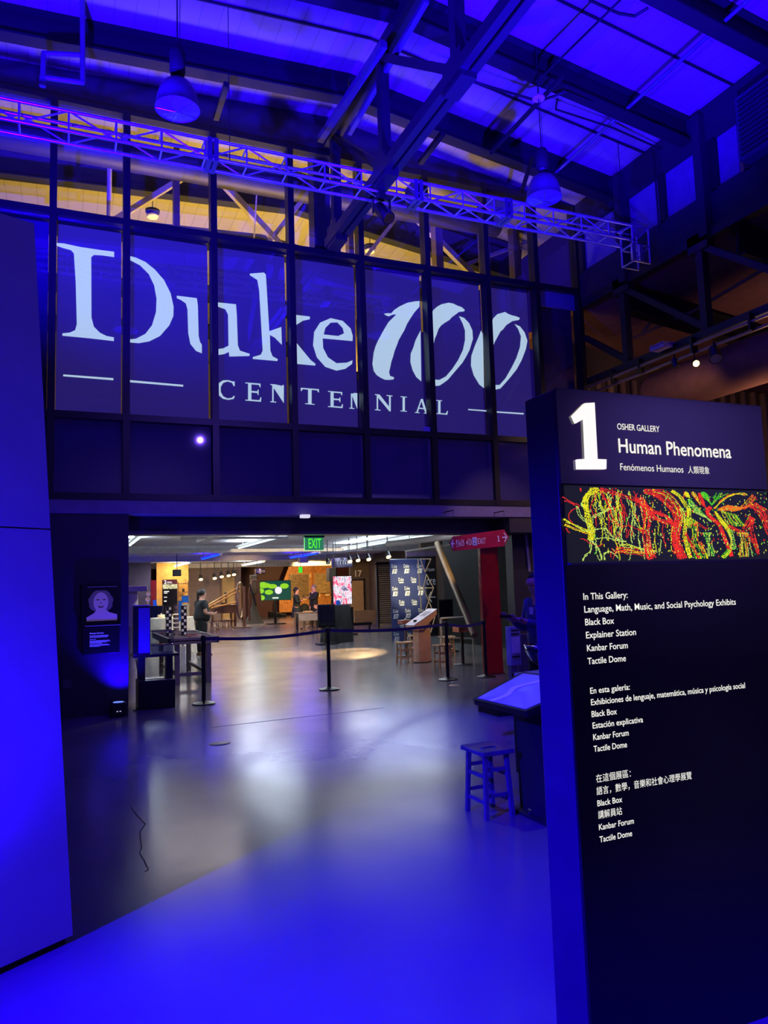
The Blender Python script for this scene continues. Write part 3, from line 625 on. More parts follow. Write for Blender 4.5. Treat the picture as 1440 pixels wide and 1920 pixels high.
thread([(285,95),(300,150),(330,210),(345,290),(380,340),(450,350),(520,380),(550,390)], 2, 2, R_, .2, 1.2)
thread([(355,520),(450,530),(520,545),(600,555)], 7, 7, [RED, RED, YEL], .15, 1); thread([(390,480),(450,500),(520,520),(600,540)], 4, 4, [YEL, LIM], .2, 1.2)
# big red streams in the middle
thread([(520,150),(555,230),(560,310),(545,390),(550,480),(560,540),(575,590)], 11, 9, R_, .12, .7, speck=.02)
thread([(560,200),(600,240),(650,265),(700,290),(720,320),(670,320),(620,290),(585,250)], 4, 6, R_, .05, .6)
thread([(560,85),(640,110),(700,165),(750,230),(770,300),(750,380),(740,450),(760,530),(785,595)], 12, 11, R_, .1, .5, speck=.02)
thread([(610,85),(680,100),(740,150),(780,220),(785,290),(765,360)], 6, 5, [RED, YEL, RED], .2, .6)
thread([(740,320),(735,400),(745,480),(765,590)], 8, 9, R_, .0, .4)
for k in range(9): thread([(600+k*16, 340+rnd.uniform(-30, 30)), (598+k*14, 430), (590+k*16, 540)], 0, 1, [rnd.choice([LIM, RED, YEL])], .45, 1.1)
# flowing shapes on the right
thread([(740,90),(790,130),(820,180),(850,230)], 4, 5, Y_c, .1, .5); thread([(790,220),(810,270),(800,330)], 4, 4, [LIM, YEL], .4, .8)
thread([(830,95),(845,120),(860,140)], 5, 8, Y_c, 0, .2, True); thread([(850,150),(870,200),(910,240),(960,280),(1000,320)], 10, 10, [GRN, LIM], .3, .5, True)
thread([(880,95),(900,140),(930,190)], 6, 6, [YEL, ORA], .1, .4, True); thread([(925,100),(945,170),(975,225)], 6, 7, [RED], .05, .4, True)
thread([(945,95),(975,130),(1010,190)], 8, 14, G_, 0, .2, True); thread([(1000,205),(975,240),(1000,290),(1050,340),(1080,430),(1110,520),(1125,580)], 5, 8, R_, .0, .3)
for k in range(8): thread([(1035-k*2, 215), (1070+k*10, 160-k*6), (1130+k*16, 112-k*6+k*3), (1180+k*14, 95+k*2)], 0, 1, [YEL if k % 2 else ORA], .12, .5)
for k in range(5): thread([(1010, 190), (1030+k*8, 140), (1050+k*22, 95)], 0, 1, G_, .15, .5)
thread([(1030,240),(1070,310),(1110,370),(1130,450),(1120,520)], 6, 9, Y_c, .0, .3, True)
thread([(1055,225),(1120,210),(1180,215),(1240,205),(1290,190)], 9, 13, [ORA], .02, .3, True); thread([(1240,205),(1290,160),(1330,110)], 7, 6, [ORA, RED], .15, .6); thread([(1290,200),(1350,190),(1410,225)], 4, 4, [ORA, RED], .15, .6)
for k in range(9): thread([(1290+k*5, 190-k*3), (1350+k*8, 260-k*4), (1390+k*5, 360-k*4), (1420, 460-k*12), (1426, 560-k*10)], 0, 1, [RED], .12, .8)
thread([(845,220),(845,280),(820,340),(805,420),(815,500),(835,590)], 5, 6, Y_c, .05, .4)
for k in range(12): thread([(845+k*5, 285+k*3), (830+k*6, 380+k*2), (835+k*7, 470), (860+k*8, 560), (870+k*8, 595)], 0, 1, [YEL if k % 3 else GRN], .3, .4)
thread([(810,400),(840,470),(880,560),(900,590)], 3, 3, R_, .2, .5)
for k in range(9): thread([(935+k*8, 400), (950+k*5, 470), (960+k*6, 580)], 0, 1, [GRN if k % 2 else LIM], .4, .6)
thread([(880,330),(900,400),(905,470),(930,560)], 4, 3, R_, .5, .9); thread([(890,320),(950,370),(1000,400),(1010,470)], 2, 2, [RED], .5, .8)
for k in range(11): thread([(1075+k*12, 235+k*3), (1100+k*12, 300), (1130+k*13, 350)], 0, 1, [GRN if k % 2 else YEL], .2, .4)
thread([(1120,350),(1180,380),(1240,410),(1290,470)], 4, 4, R_, .1, .5); thread([(1125,380),(1140,450),(1150,530)], 6, 5, [LIM, GRN], .2, .5)
for k in range(12): thread([(1180+k*7, 400), (1190+k*7, 480), (1180+k*9, 590)], 0, 1, [YEL, ORA, LIM][k % 3:k % 3+1], .35, .5)
thread([(1300,280),(1270,330),(1240,380)], 10, 7, R_, .2, .5); thread([(1300,290),(1290,370),(1300,450),(1330,570)], 6, 6, R_, .15, .5)
thread([(1060,590),(1090,560),(1115,530)], 6, 7, [GRN, YEL], .05, .3)
for k in range(430):
    x, y = rnd.uniform(560, 1420), rnd.uniform(85, 590); thread([(x, y), (x+rnd.uniform(-3, 3), y+rnd.uniform(2, 9))], 0, 1, [rnd.choice([YEL, GRN, RED, LIM])], 0, .2)
t_ = obj('display_screen', MB().box((SX+.022, SY-.008, zb_), (SXR-.004, SY, zt)), mat('display_black', (6, 6, 8), .15, emit=(22, 24, 28), power=1, var=0), t, True, label='wide display with tangled coloured threads')
u0x, u1x = sp(1053, 980).x, sp(1445, 980).x
m = MB(); cw, chh = (SXR-.006-u0x)/GW, (zt-zb_-.012)/GH
rows = {}
for (x, y), c in grid.items(): rows.setdefault((y, c), []).append(x)
for (y, c), xs_ in rows.items():
    xs_ = sorted(set(xs_)); i = 0; m.mi = c-1
    while i < len(xs_):
        j = i
        while j+1 < len(xs_) and xs_[j+1] == xs_[j]+1: j += 1
        xa, xb = u0x+xs_[i]*cw, u0x+(xs_[j]+1)*cw; z1 = zt-.006-y*chh; z0 = z1-chh*.92
        m.quadset([(xa, SY-.0092, z0), (xb, SY-.0092, z0), (xb, SY-.0092, z1), (xa, SY-.0092, z1)], [(0, 1, 2, 3)]); i = j+1
em = lambda n, c: mat(n, (0, 0, 0), .4, emit=c, power=1.0, var=0)
obj('display_image', m, [em('thread_red', (250, 50, 40)), em('thread_yellow', (240, 236, 30)), em('thread_green', (80, 205, 40)), em('thread_orange', (250, 130, 30)), em('thread_lime', (205, 240, 110))], t_, True)

# ------------------------------------------------------------------ tall blue lit panel, left foreground
A0, B0 = fl(137, 1765), fl(0, 1828); dd = (B0-A0).normalized(); nn = Vector((dd.y, -dd.x, 0))
if nn.dot(A0) > 0: nn = -nn
t = thing('tall_display_panel', 'tall pale freestanding panel washed in blue light at far left', 'panel', tuple(A0))
PANM = mat('pale_panel_paint', (196, 192, 205), .5, var=.04)
def pp_(s, z, o=0): return A0 + dd*s + Vector((0, 0, z)) + nn*o
back = -nn*.12
k_ = .2612/3.61
obj('lower_board', MB().prism([pp_(.002, .03), pp_(3.1, .03), pp_(3.1, 2.035), pp_(.002+2.035*k_, 2.035)], back), PANM, t, True, bevel=.01)  # unseen left end lengthened to block the blue wash
obj('upper_board', MB().prism([pp_(.002+2.043*k_, 2.043), pp_(3.1, 2.043), pp_(3.1, 3.3), pp_(.2612, 3.61)], back), PANM, t, True, bevel=.006)
obj('plinth', MB().prism([pp_(.03, 0, -.02), pp_(3.1, 0, -.02), pp_(3.1, .03, -.02), pp_(.03, .03, -.02)], -nn*.08), BLACKM, t, True)

# ------------------------------------------------------------------ stools
def make_stool(label, m_seat, m_leg, h=.5, w=.33, d=.27, splay=.02, group=None, name='wooden_stool'):
    t = thing(name, label, 'stool', (0, 0, 0), 0, group)
    n = 10; m = MB()
    hx, hy = w/2, d/2; V = []; F = []
    for zz in (0, 1):
        for i in range(n+1):
            for j in range(n+1):
                u, v = i/n*2-1, j/n*2-1
                V.append((u*hx, v*hy, h-.028+(.028+.007*u*u)*zz - .012*(1-zz)*0))
    g = lambda z, i, j: z*(n+1)**2+i*(n+1)+j
    for i in range(n):
        for j in range(n):
            if i in (4, 5) and j in (3, 4, 5, 6) and i == 4: continue
            F += [(g(1, i, j), g(1, i+1, j), g(1, i+1, j+1), g(1, i, j+1)), (g(0, i, j), g(0, i, j+1), g(0, i+1, j+1), g(0, i+1, j))]
    for k in range(n):
        F += [(g(0, k, 0), g(0, k+1, 0), g(1, k+1, 0), g(1, k, 0)), (g(0, k+1, n), g(0, k, n), g(1, k, n), g(1, k+1, n)), (g(0, 0, k+1), g(0, 0, k), g(1, 0, k), g(1, 0, k+1)), (g(0, n, k), g(0, n, k+1), g(1, n, k+1), g(1, n, k))]
    for (i, j, i2, j2) in [(4, 3, 5, 3), (5, 3, 5, 4), (5, 4, 5, 5), (5, 5, 5, 6), (5, 6, 5, 7), (5, 7, 4, 7), (4, 7, 4, 6), (4, 6, 4, 5), (4, 5, 4, 4), (4, 4, 4, 3)]:
        F.append((g(0, i, j), g(0, i2, j2), g(1, i2, j2), g(1, i, j)))
    m.quadset(V, F); obj('seat', m, m_seat, t, bevel=.006)
    T = {}; 
    for sx in (-1, 1):
        for sy in (-1, 1):
            a = Vector((sx*(hx-.05), sy*(hy-.045), h-.026)); b = Vector((sx*(hx-.05+splay), sy*(hy-.045+splay), 0)); T[sx, sy] = (a, b)
            obj('leg', MB().bar(a, b, .03, .03, up=(0, 1, 0)), m_leg, t)
    pt = lambda s, z: T[s][0].lerp(T[s][1], 1-z/(h-.026))
    for a, b, zs in (((-1, -1), (1, -1), (.12, .31)), ((-1, 1), (1, 1), (.12, .31)), ((-1, -1), (-1, 1), (.17, .36)), ((1, -1), (1, 1), (.17, .36))):
        for z in zs: obj('stretcher', MB().bar(pt(a, z*h/.5), pt(b, z*h/.5), .016, .026), m_leg, t)
    return t
SP = mat('grey_blue_painted_wood', (88, 92, 104), .22, var=.15, scale=9)
s0 = make_stool('low four-legged painted stool with hand slot in the right foreground', SP, SP, .475)
s0.location = (2.925, 5.0, 0); s0.rotation_euler = (0, 0, PI/2+.02); ROOTS[s0] = None
ws = make_stool('light wooden stool just left of the plywood lectern', WOOD, WOOD, .46, .34, .27, group='wooden stools around the lectern')
ws.location = (6.93, 15.25, 0)
dup(ws, (7.2, 13.95, 0), .1, 'light wooden stool behind the third barrier post, right of the lectern')
dup(ws, (8.15, 17.15, 0), .2, 'wooden stool half hidden behind the lectern, in front of the backdrop')
dup(ws, (8.45, 16.1, 0), -.1, 'light wooden stool right behind the lectern near the black monitor')
dup(ws, (9.0, 29.1, 0), 0, 'pale wooden stool tucked under the desk by the talking couple')
for x, y, lb in ((403, 1174, 'small stool under the left end of the long exhibit bench'), (425, 1168, 'small stool under the middle of the long exhibit bench')):
    p = fl(x, y); q = dup(ws, (p.x*.82, p.y*.82, 0), .3, lb); 
    q['group'] = 'stools at the long exhibit bench'

# ------------------------------------------------------------------ touch table at right
t = thing('touch_table', 'tilted blue lit screen table on a black pedestal beside the painted stool', 'exhibit table', (3.2, 4.7, 0))
P = [(2.80, 4.97, .845), (2.82, 4.30, .845), (3.34, 4.22, 1.01), (3.26, 4.98, 1.01)]
P = [Vector(p) for p in P]; nrm = (P[1]-P[0]).cross(P[3]-P[0]).normalized()
if nrm.z < 0: nrm = -nrm
ctr = sum(P, Vector())/4
obj('frame', MB().prism(P, -nrm*.045), BLACK, t, True, bevel=.012)
Q = [p.lerp(ctr, .10)+nrm*.002 for p in P]
obj('screen', MB().prism(Q, -nrm*.004), mat('pale_touch_screen', (205, 200, 215), .12, emit=(0, 0, 90), power=.5, var=0), t, True)
# painted river-like pattern on the screen
def on_q(u, v): return Q[0].lerp(Q[3], u).lerp(Q[1].lerp(Q[2], u), v)+nrm*.0015
for cu, w in (([(0, .30), (.25, .36), (.5, .27), (.75, .38), (1, .5)], .10), ([(.35, .95), (.6, .82), (.8, .80), (1, .74)], .12)):
    pts = smooth([tuple(c) for c in cu], 8); m = MB()
    for a, b in zip(pts, pts[1:]):
        m.quadset([on_q(a[0], a[1]-w/2), on_q(b[0], b[1]-w/2), on_q(b[0], min(b[1]+w/2, .99)), on_q(a[0], min(a[1]+w/2, .99))], [(0, 1, 2, 3)])
    obj('screen_pattern', m, mat('pale_grey_map_band', (235, 225, 240), .3, emit=(60, 50, 200), power=.5, var=0), t, True)
obj('pedestal', MB().prism([(3.16, 4.45, 0), (3.16, 4.95, 0), (3.55, 4.95, 0), (3.55, 4.45, 0)], (0, 0, .9)), BLACKM, t, True)
obj('base_plate', MB().box((3.1, 4.35, 0), (3.7, 5.0, .02)), BLACKM, t, True)
obj('castor', MB().tube((3.14, 4.75, .03), (3.14, 4.79, .03), .03, n=12), CHROME, t, True)
t = thing('touch_table', 'second blue lit table top just behind the first, mostly behind the sign', 'exhibit table', (4.35, 6.2, 0))
m = MB().prism([tuple(at(964, 1262, 2, .92)), tuple(at(1008, 1268, 2, .92)), tuple(at(1060, 1263, 2, .94)), tuple(at(1040, 1252, 2, .94))], (0, 0, -.04))
obj('table_top', m, mat('pale_table_top', (190, 190, 205), .2), t, True)
p = at(1030, 1264, 2, .88); obj('pedestal', MB().box((p.x-.2, p.y-.1, 0), (p.x+.3, p.y+.3, .88)), BLACKM, t, True)
# polished dish on the second table
p = at(1028, 1254, 2, .93)
t = thing('curved_dish', 'dark curved dish rising beside the sign edge above the tables', 'dish', (p.x, p.y, .94))
obj('bowl', MB().lathe([(.02, 0), (.09, .02), (.15, .07), (.19, .14), (.2, .2), (.19, .2), (.17, .13), (.1, .04), (.01, .02)], n=28), mat('polished_dish', (70, 74, 96), .15, .7), t)
obj('rim', MB().lathe([(.19, .2), (.2, .207), (.206, .2), (.2, .193)], n=28), CHROME, t)
# information box and grey post under the person in blue
t = thing('information_box', 'slim white printed information box on a dark stand by the red column', 'information box', tuple(Vector((5.35, 8.5, 0))))
obj('box', MB().box((5.36, 8.45, .62), (5.52, 8.55, 1.12)), mat('white_box_card', (170, 178, 205), .4), t, True)
obj('printed_sheet', MB().box((5.38, 8.44, .78), (5.5, 8.45, .98)), mat('printed_paper', (225, 222, 230), .6), t, True)
obj('caption_strip', MB().box((5.38, 8.44, 1.01), (5.5, 8.448, 1.03)).box((5.38, 8.44, 1.06), (5.5, 8.448, 1.08)).box((5.38, 8.44, .72), (5.5, 8.448, .74)), BLACK, t, True)
obj('stand', MB().box((5.37, 8.46, .08), (5.46, 8.54, .62)), mat('pale_post', (120, 120, 130), .5), t, True); obj('foot', MB().box((5.1, 8.4, 0), (5.75, 8.9, .08)), BLACKM, t, True)
p = at(962, 1230, 1, 9.2); solo('grey_post', MB().tube((5.85, 8.9, 0), (5.85, 8.9, .98), .1, n=20), mat('grey_post_paint', (95, 92, 96), .5), 'plain grey round post right of the information box', 'post')

# ------------------------------------------------------------------ barrier posts
def post(loc, label, src=None):
    t = thing('barrier_post', label, 'barrier post', loc, 0, 'belt barrier across the opening')
    obj('base', MB().lathe([(.0, .02), (.17, .018), (.175, .006), (.175, 0), (.0, 0)][::-1], n=36), BLACK, t)
    obj('base_cover', MB().lathe([(.172, .018), (.12, .03), (.05, .04), (.034, .055)], n=36), BLACK, t)
    obj('pole', MB().lathe([(.031, .03), (.031, .94)], n=20), mat('black_satin_pole', (16, 16, 18), .22), t)
    h = obj('belt_head', MB().lathe([(.034, .93), (.036, .94), (.036, 1.02), (.03, 1.035), (.0, 1.04)], n=20), BLACK, t)
    for a in range(4):
        obj('belt_clip', MB().box((.03*math.cos(a*PI/2)-.012, .03*math.sin(a*PI/2)-.012, .955), (.03*math.cos(a*PI/2)+.012, .03*math.sin(a*PI/2)+.012, 1.01)), BLACK, h)
    return t
PO = [(1.98, 11.8, 0), (4.12, 12.16, 0), (6.32, 12.06, 0), (7.07, 12.0, 0)]
LB = ['leftmost black barrier post, beside the work table', 'black barrier post in the middle of the opening', 'black barrier post in front of the right hand stools', 'rightmost black barrier post against the red column']
posts = [post(p, l) for p, l in zip(PO, LB)]
BELT = mat('dark_blue_belt', (44, 42, 84), .5)
for t, a, b in zip(posts, PO, PO[1:]):
    m = MB(); n = 16; a = Vector(a); b = Vector(b)
    for k in range(n):
        f, g = k/n, (k+1)/n; za_ = .985-.05*math.sin(PI*f); zb2 = .985-.05*math.sin(PI*g); p, q = a.lerp(b, f), a.lerp(b, g)
        m.bar((p.x, p.y, za_), (q.x, q.y, zb2), .003, .05)
    obj('belt', m, BELT, t, True)

# ------------------------------------------------------------------ red column, hanging direction sign, wall pieces
t = thing('red_column', 'glossy dark red steel column at the right side of the opening', 'column', (7.42, 12.5, 0))
obj('shaft', MB().box((7.21, 12.25, 0), (7.6, 12.36, 2.64)), REDP, t, True, bevel=.01); obj('foot_plate', MB().box((7.19, 12.23, 0), (7.62, 12.4, .015)), mat('dark_red_plate', (70, 16, 20), .4), t, True)
a = [(843,1018),(850,1006),(945,992.5),(954.5,1007),(945.5,1024),(850,1033)]
a = [at(970 and x, y, 1, 11.2) for x, y in a]
t = thing('direction_sign', 'red arrow shaped direction sign with numbers and EXIT hung by the column', 'sign', tuple(a[0]))
obj('board', MB().prism(a, (0, .02, 0)), mat('red_sign_board', (190, 36, 62), .3), t, True)
WL = mat('white_vinyl', (240, 240, 245), .4)
SRX = Vector((a[2].x-a[1].x, 0, a[2].z-a[1].z)).normalized()
def dsp(zx, zy): return at(840+zx/12, 990+zy/12, 1, 11.19)
def dtext(body, zx, zy, w, cap, mt=WL, nm='sign_character'):
    o_ = dsp(zx, zy); w_ = (dsp(zx+w, zy)-o_).length; c_ = (dsp(zx, zy-cap)-o_).length
    obj(nm, MB().text(body, o_, dsp(zx+w, zy-w*.1)-o_, (0, 0, 1), w_, c_, .0), mt, t, True)
for ch, zx, zy, w in (('6', 248, 405, 48), ('5', 328, 396, 46), ('4', 402, 388, 52), ('3', 490, 378, 44)): dtext(ch, zx, zy, w, 120)
obj('number_square', MB().box(dsp(552, 392), dsp(645, 208)+Vector((0, -.002, 0))), mat('white_vinyl_square', (200, 200, 240), .4), t, True)
o_ = dsp(572, 366)+Vector((0, -.004, 0)); obj('sign_character', MB().text('2', o_, (1, 0, 0), (0, 0, 1), (dsp(625, 366)-dsp(572, 366)).length, (dsp(572, 246)-dsp(572, 366)).length, .0), mat('navy_vinyl', (20, 20, 70), .4), t, True)
dtext('EXIT', 675, 362, 178, 125, nm='sign_word'); dtext('!', 185, 430, 28, 160)
for pl in ([(62,350),(105,255),(125,265),(100,332),(152,340),(150,372),(98,370),(122,440),(108,460)], [(1338,205),(1262,98),(1250,118),(1305,190),(1215,200),(1218,228),(1300,222),(1262,310),(1278,322)]):
    obj('arrow', MB().flat([[dsp(*p) for p in pl]]), WL, t, True)
obj('sign_character', MB().flat([[dsp(*p) for p in [(1108,195),(1128,170),(1145,170),(1150,285),(1162,285),(1163,302),(1118,306),(1117,290),(1130,288),(1126,196),(1112,208)]]]), WL, t, True)
for x in (232, 308, 390, 472): obj('divider', MB().box(dsp(x, 420-(x-232)*.12), dsp(x+2.5, 258-(x-232)*.12)), WL, t, True)
for q in (a[1], a[2]):
    obj('hanging_wire', MB().tube((q.x+.02, 11.21, q.z), (q.x+.02, 11.21, 2.95), .003, n=5).bar((q.x+.02, 11.2, 2.95), (q.x+.02, 11.55, 2.95), .015), STEEL, t, True)
# pictures and fittings on the left pier
t = thing('wall_display', 'black framed portrait photograph hung on the dark left pier', 'picture', (.5, YF, 1.5))
fx0, fx1, fz0, fz1 = .23, .76, 1.27, 1.87
obj('frame', MB().box((fx0, YF-.06, fz0), (fx1, YF, fz1)), BLACK, t, True, bevel=.006)
ix0, ix1, iz0, iz1 = .30, .71, 1.335, 1.79; yp = YF-.062
ph = obj('photograph', MB().box((ix0, yp, iz0), (ix1, yp+.002, iz1)), mat('photo_dark_ground', (26, 18, 22), .2), t, True)
def ell(cx, cz, rx, rz_, y, n=28, jag=0): 
    return [(cx+rx*(1+jag*math.sin(9*2*PI*k/n))*math.cos(2*PI*k/n), y, cz+rz_*(1+jag*math.sin(7*2*PI*k/n))*math.sin(2*PI*k/n)) for k in range(n)]
pc = lambda n, c: mat(n, c, .35, emit=tuple(int(v*.30) for v in c), power=1, var=.0)  # print colours glow faintly, standing in for light on the picture
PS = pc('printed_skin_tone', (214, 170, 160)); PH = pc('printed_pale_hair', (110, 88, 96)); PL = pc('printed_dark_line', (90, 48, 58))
cx = .49
obj('printed_hair', MB().flat([ell(cx, 1.61, .165, .165, yp-.001, jag=.05)]), PH, ph, True)
obj('printed_shoulders', MB().flat([[(ix0, yp-.0015, iz0), (ix1, yp-.0015, iz0), (ix1, yp-.0015, 1.42), (.60, yp-.0015, 1.455), (.55, yp-.0015, 1.5), (.44, yp-.0015, 1.5), (.40, yp-.0015, 1.45), (ix0, yp-.0015, 1.39)]]), PS, ph, True)
obj('printed_face', MB().flat([ell(cx, 1.60, .10, .14, yp-.002)]), PS, ph, True)
m = MB().flat([ell(cx-.04, 1.635, .022, .008, yp-.003)]).flat([ell(cx+.045, 1.635, .022, .008, yp-.003)]).flat([[(cx-.05, yp-.003, 1.555), (cx, yp-.003, 1.535), (cx+.05, yp-.003, 1.555), (cx+.02, yp-.003, 1.52), (cx-.02, yp-.003, 1.52)]]).flat([ell(cx, 1.585, .012, .006, yp-.003)])
obj('printed_features', m, PL, ph, True)
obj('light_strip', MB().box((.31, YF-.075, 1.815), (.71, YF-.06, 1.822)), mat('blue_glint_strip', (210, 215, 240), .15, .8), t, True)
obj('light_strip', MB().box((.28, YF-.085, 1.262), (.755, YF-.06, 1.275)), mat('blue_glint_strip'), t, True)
t = thing('text_plaque', 'black caption plaque with small white text below the portrait', 'plaque', (.5, YF, 1.0))
obj('backing', MB().box((.25, YF-.05, .87), (.745, YF, 1.24)), BLACK, t, True, bevel=.005)
m = MB(); yy = YF-.053
m.text('Marilyn Einstein', (.345, yy, 1.155), (1, 0, 0), (0, 0, 1), .185, .018, .02)
rr = random.Random(3); z = 1.125; 
def gib(n):
    return ' '.join(''.join(rr.choice('aeioutnsrlmdc') for _ in range(rr.randint(2, 7))) for _ in range(n))
# the small print is too small to read in the photo: fine ruled strokes only
for k, (z, w) in enumerate([(1.128, .25), (1.115, .255), (1.102, .24), (1.075, .08), (1.055, .26), (1.043, .275), (1.031, .23), (1.019, .16), (1.0, .24), (.988, .265), (.976, .14)]):
    x = .345
    while x < .345+w:
        l = rr.uniform(.008, .03); m.box((x, yy, z), (min(x+l, .345+w), yy+.001, z+.0055)); x += l+.005
obj('caption_text', m, mat('grey_white_print', (220, 215, 230), .5, emit=(120, 110, 170), power=.5, var=0), t, True)
solo('junction_box', MB().box(at(118, 1275, 1, YF-.02), at(134, 1290, 1, YF)), mat('grey_cover_plate', (84, 82, 90), .4), 'small square cover plate low on the left pier', 'socket')
t = thing('uplight', 'small black LED uplight on the floor at the foot of the left pier', 'floor light', (.72, 11.33, 0))
obj('housing', MB().box((-.1, -.1, .03), (.1, .1, .2)), BLACK, t, bevel=.01)
obj('lens', MB().lathe([(.001, .204), (.07, .204), (.075, .2)], n=20), em('blue_led_face', (120, 150, 255)), t)
for s in (-1, 1): obj('foot', MB().box((s*.1-.02, -.02, 0), (s*.1+.02, .02, .12)), STEEL, t)
obj('indicator', MB().box((-.03, -.103, .08), (-.01, -.1, .09)).box((.01, -.103, .08), (.03, -.1, .09)), em('indicator_led', (200, 200, 255)), t)
p = fl(412, 1394); solo('floor_cover', MB().lathe([(.0, .004), (.115, .004), (.12, 0)], (p.x, p.y, 0), 32), mat('dark_floor_cover', (40, 38, 46), .4), 'round dark cover plate set in the floor left of centre', 'floor cover')
p = fl(852, 1285); solo('floor_cover', MB().lathe([(.0, .004), (.09, .004), (.095, 0)], (p.x, p.y, 0), 28), mat('brass_floor_cover', (190, 160, 130), .3, .5), 'small pale metal cover in the floor before the right stools', 'floor cover')
p = at(571, 972, 1, 11.5); solo('soffit_light', MB().box((p.x-.07, 11.42, 2.83), (p.x+.07, 11.53, 2.88)), em('white_soffit_light', (220, 215, 240)), 'small white light fitting under the lintel band', 'ceiling light')
# vertical pale post at the right of the opening
p = at(988, 985, 1, 10.2); solo('white_edge_strip', MB().bar(tuple(at(984, 985, 1, 12.2)), tuple(at(993, 1072, 1, 12.2)), .05, .02), mat('pale_strip', (150, 150, 180), .4), 'thin pale vertical strip on the dark wall above the person in blue', 'strip')

# ------------------------------------------------------------------ track with lamps under the side truss
t = thing('light_track', 'copper lit double rail running along the bottom of the side truss', 'track', (9.25, 11.3, 5.3))
for dz, dx in ((0, 0), (-.1, .05)):
    obj('rail', MB().bar((9.18+dx, 3, 5.38+dz*1.2), (9.18+dx, 11.3, 5.36+dz*1.2), .04, .035), mat('warm_rail_metal', (160, 130, 110), .35, .5), t, True)
for y in (10.6, 9.9, 8.7, 7.6): obj('bracket', MB().box((9.14, y-.02, 5.24), (9.26, y+.02, 5.5)), BLACK, t, True)
def spot(loc, aim, label, grp, mb_=BLACK, on_=True, s=1.0, drop=None):
    drop = drop if drop else (3.33-loc[2] if loc[2] < 3.3 else .18)
    t = thing('spotlight', label, 'spotlight', loc, 0, grp); d = (Vector(aim)-Vector(loc)).normalized()
    obj('stem', MB().tube((0, 0, 0), (0, 0, drop), .012*s, n=8), mb_, t); a = d*-.07*s; b = d*.09*s
    obj('yoke', MB().box((-.055*s, -.01, -.02), (.055*s, .01, .01)), mb_, t)
    h = obj('lamp_head', MB().tube(a, b, .045*s, .062*s, 16), mb_, t)
    obj('lamp_lens', MB().tube(b*.97, b*1.02, .055*s, .055*s, 16), BULB if on_ else CHROME, h)
    return t
p = at(1303, 680, 0, 9.2); spot((p.x, p.y, p.z), (6.5, 4.5, 2.6), 'lit warm spotlight under the right hand rail', 'spotlights on the right hand rail', s=.9)
lamp('aisle_spot', 'SPOT', (p.x+.05, p.y, p.z-.12), (10.5, 12.5, 3.8), 70, WARM, .04, 110, .8)
lamp('aisle_glow', 'POINT', (11.6, 8.6, 4.0), None, 75, (1, .55, .35), .5)
p = at(1265, 680, 0, 9.2); spot((p.x, p.y, p.z), (9.2, 8, 0), 'unlit black spotlight left of the lit one on the right hand rail', 'spotlights on the right hand rail', on_=False)
p = at(1340, 662, 0, 9.2); spot((p.x, p.y, p.z), (8.2, 7, 3), 'large black spotlight with shiny lens right of the lit one', 'spotlights on the right hand rail', on_=False, s=1.6)
t = thing('control_box', 'pale purple box clipped on top of the right hand rail', 'electrical box', tuple(at(1240, 655, 0, 9.1)))
obj('box_body', MB().box((-.1, -.16, 0), (.1, .16, .06)), mat('pale_box_metal', (170, 150, 190), .4), t); obj('lid', MB().box((-.12, -.18, .06), (.12, .14, .075)), mat('pale_box_metal'), t)
p = at(1400, 690, 0, 10.6)
solo('ventilation_duct', MB().lathe([(.42, -4), (.42, 2.2), (.38, 2.3), (.0, 2.3)], (10.9, 9.1, 5.35), 28, M=Matrix.Rotation(-PI/2, 3, 'X')), mat('brown_lit_duct', (150, 106, 92), .55), 'big round brown duct behind the right hand rail', 'duct')
for a, b in (((1175, 640), (1300, 583)), ((1205, 622), (1250, 574)), ((1300, 583), (1440, 500))):
    P_, Q_ = at(*a, 0, 10.4), at(*b, 0, 10.4); solo('aisle_pipe', MB().tube(P_, Q_, .03, n=8), mat('aisle_pipe_paint', (120, 100, 100), .5), {1175: 'short lower pipe crossing inside the right aisle', 1205: 'short steep pipe inside the right aisle', 1300: 'long slanting pipe behind the right side truss'}[a[0]], 'pipe')
# ------------------------------------------------------------------ back hall: ceiling lights
def tube_light(xc, y0, y1, z, label, bm, col, power, w=.09, grp='ceiling tubes of the back hall'):
    t = thing('tube_light', label, 'ceiling light', (xc, (y0+y1)/2, z), 0, grp)
    L = (y1-y0)/2
    obj('housing', MB().box((-w, -L, .03), (w, L, .08)), WHITE, t)
    for s in (-1, 1): obj('hanger', MB().tube((0, s*L*.8, .08), (0, s*L*.8, 3.33-z), .012, n=6), STEEL, t)
    obj('tube', MB().tube((0, -L+.05, 0), (0, L-.05, 0), .03, n=8), bm, t)
    for s in (-1, 1): obj('end_cap', MB().box((-.04, s*L-.03, -.03), (.04, s*L+.03, .03)), WHITE, t)
    lamp('ceiling_tube_glow', 'AREA', (xc, (y0+y1)/2, z+.1), (xc, (y0+y1)/2, 5), power, col, .3, sy=2*L)
tube_light(5.3, 18.2, 24.6, 3.1, 'long white ceiling tube left of the green EXIT sign', BULBC, COOL, 460)
tube_light(9.5, 17.8, 26, 3.1, 'long white ceiling tube above the right hand spotlights', BULBC, COOL, 460)
tube_light(1.73, 18.6, 22.6, 3.1, 'white ceiling tube at the top left corner of the opening', BULBC, COOL, 330)
tube_light(5.4, 28.2, 32.4, 3.08, 'blue ceiling tube left of centre', BULBB, BLUE, 150)
tube_light(9.3, 28.2, 32.4, 3.08, 'blue ceiling tube below and left of the EXIT sign', BULBB, BLUE, 150)
tube_light(5.43, 35.6, 41, 3.08, 'white ceiling tube over the man in black', BULBC, COOL, 330)
tube_light(9.1, 36.5, 41.3, 3.08, 'short white ceiling tube farther back in the middle', BULBC, COOL, 330)
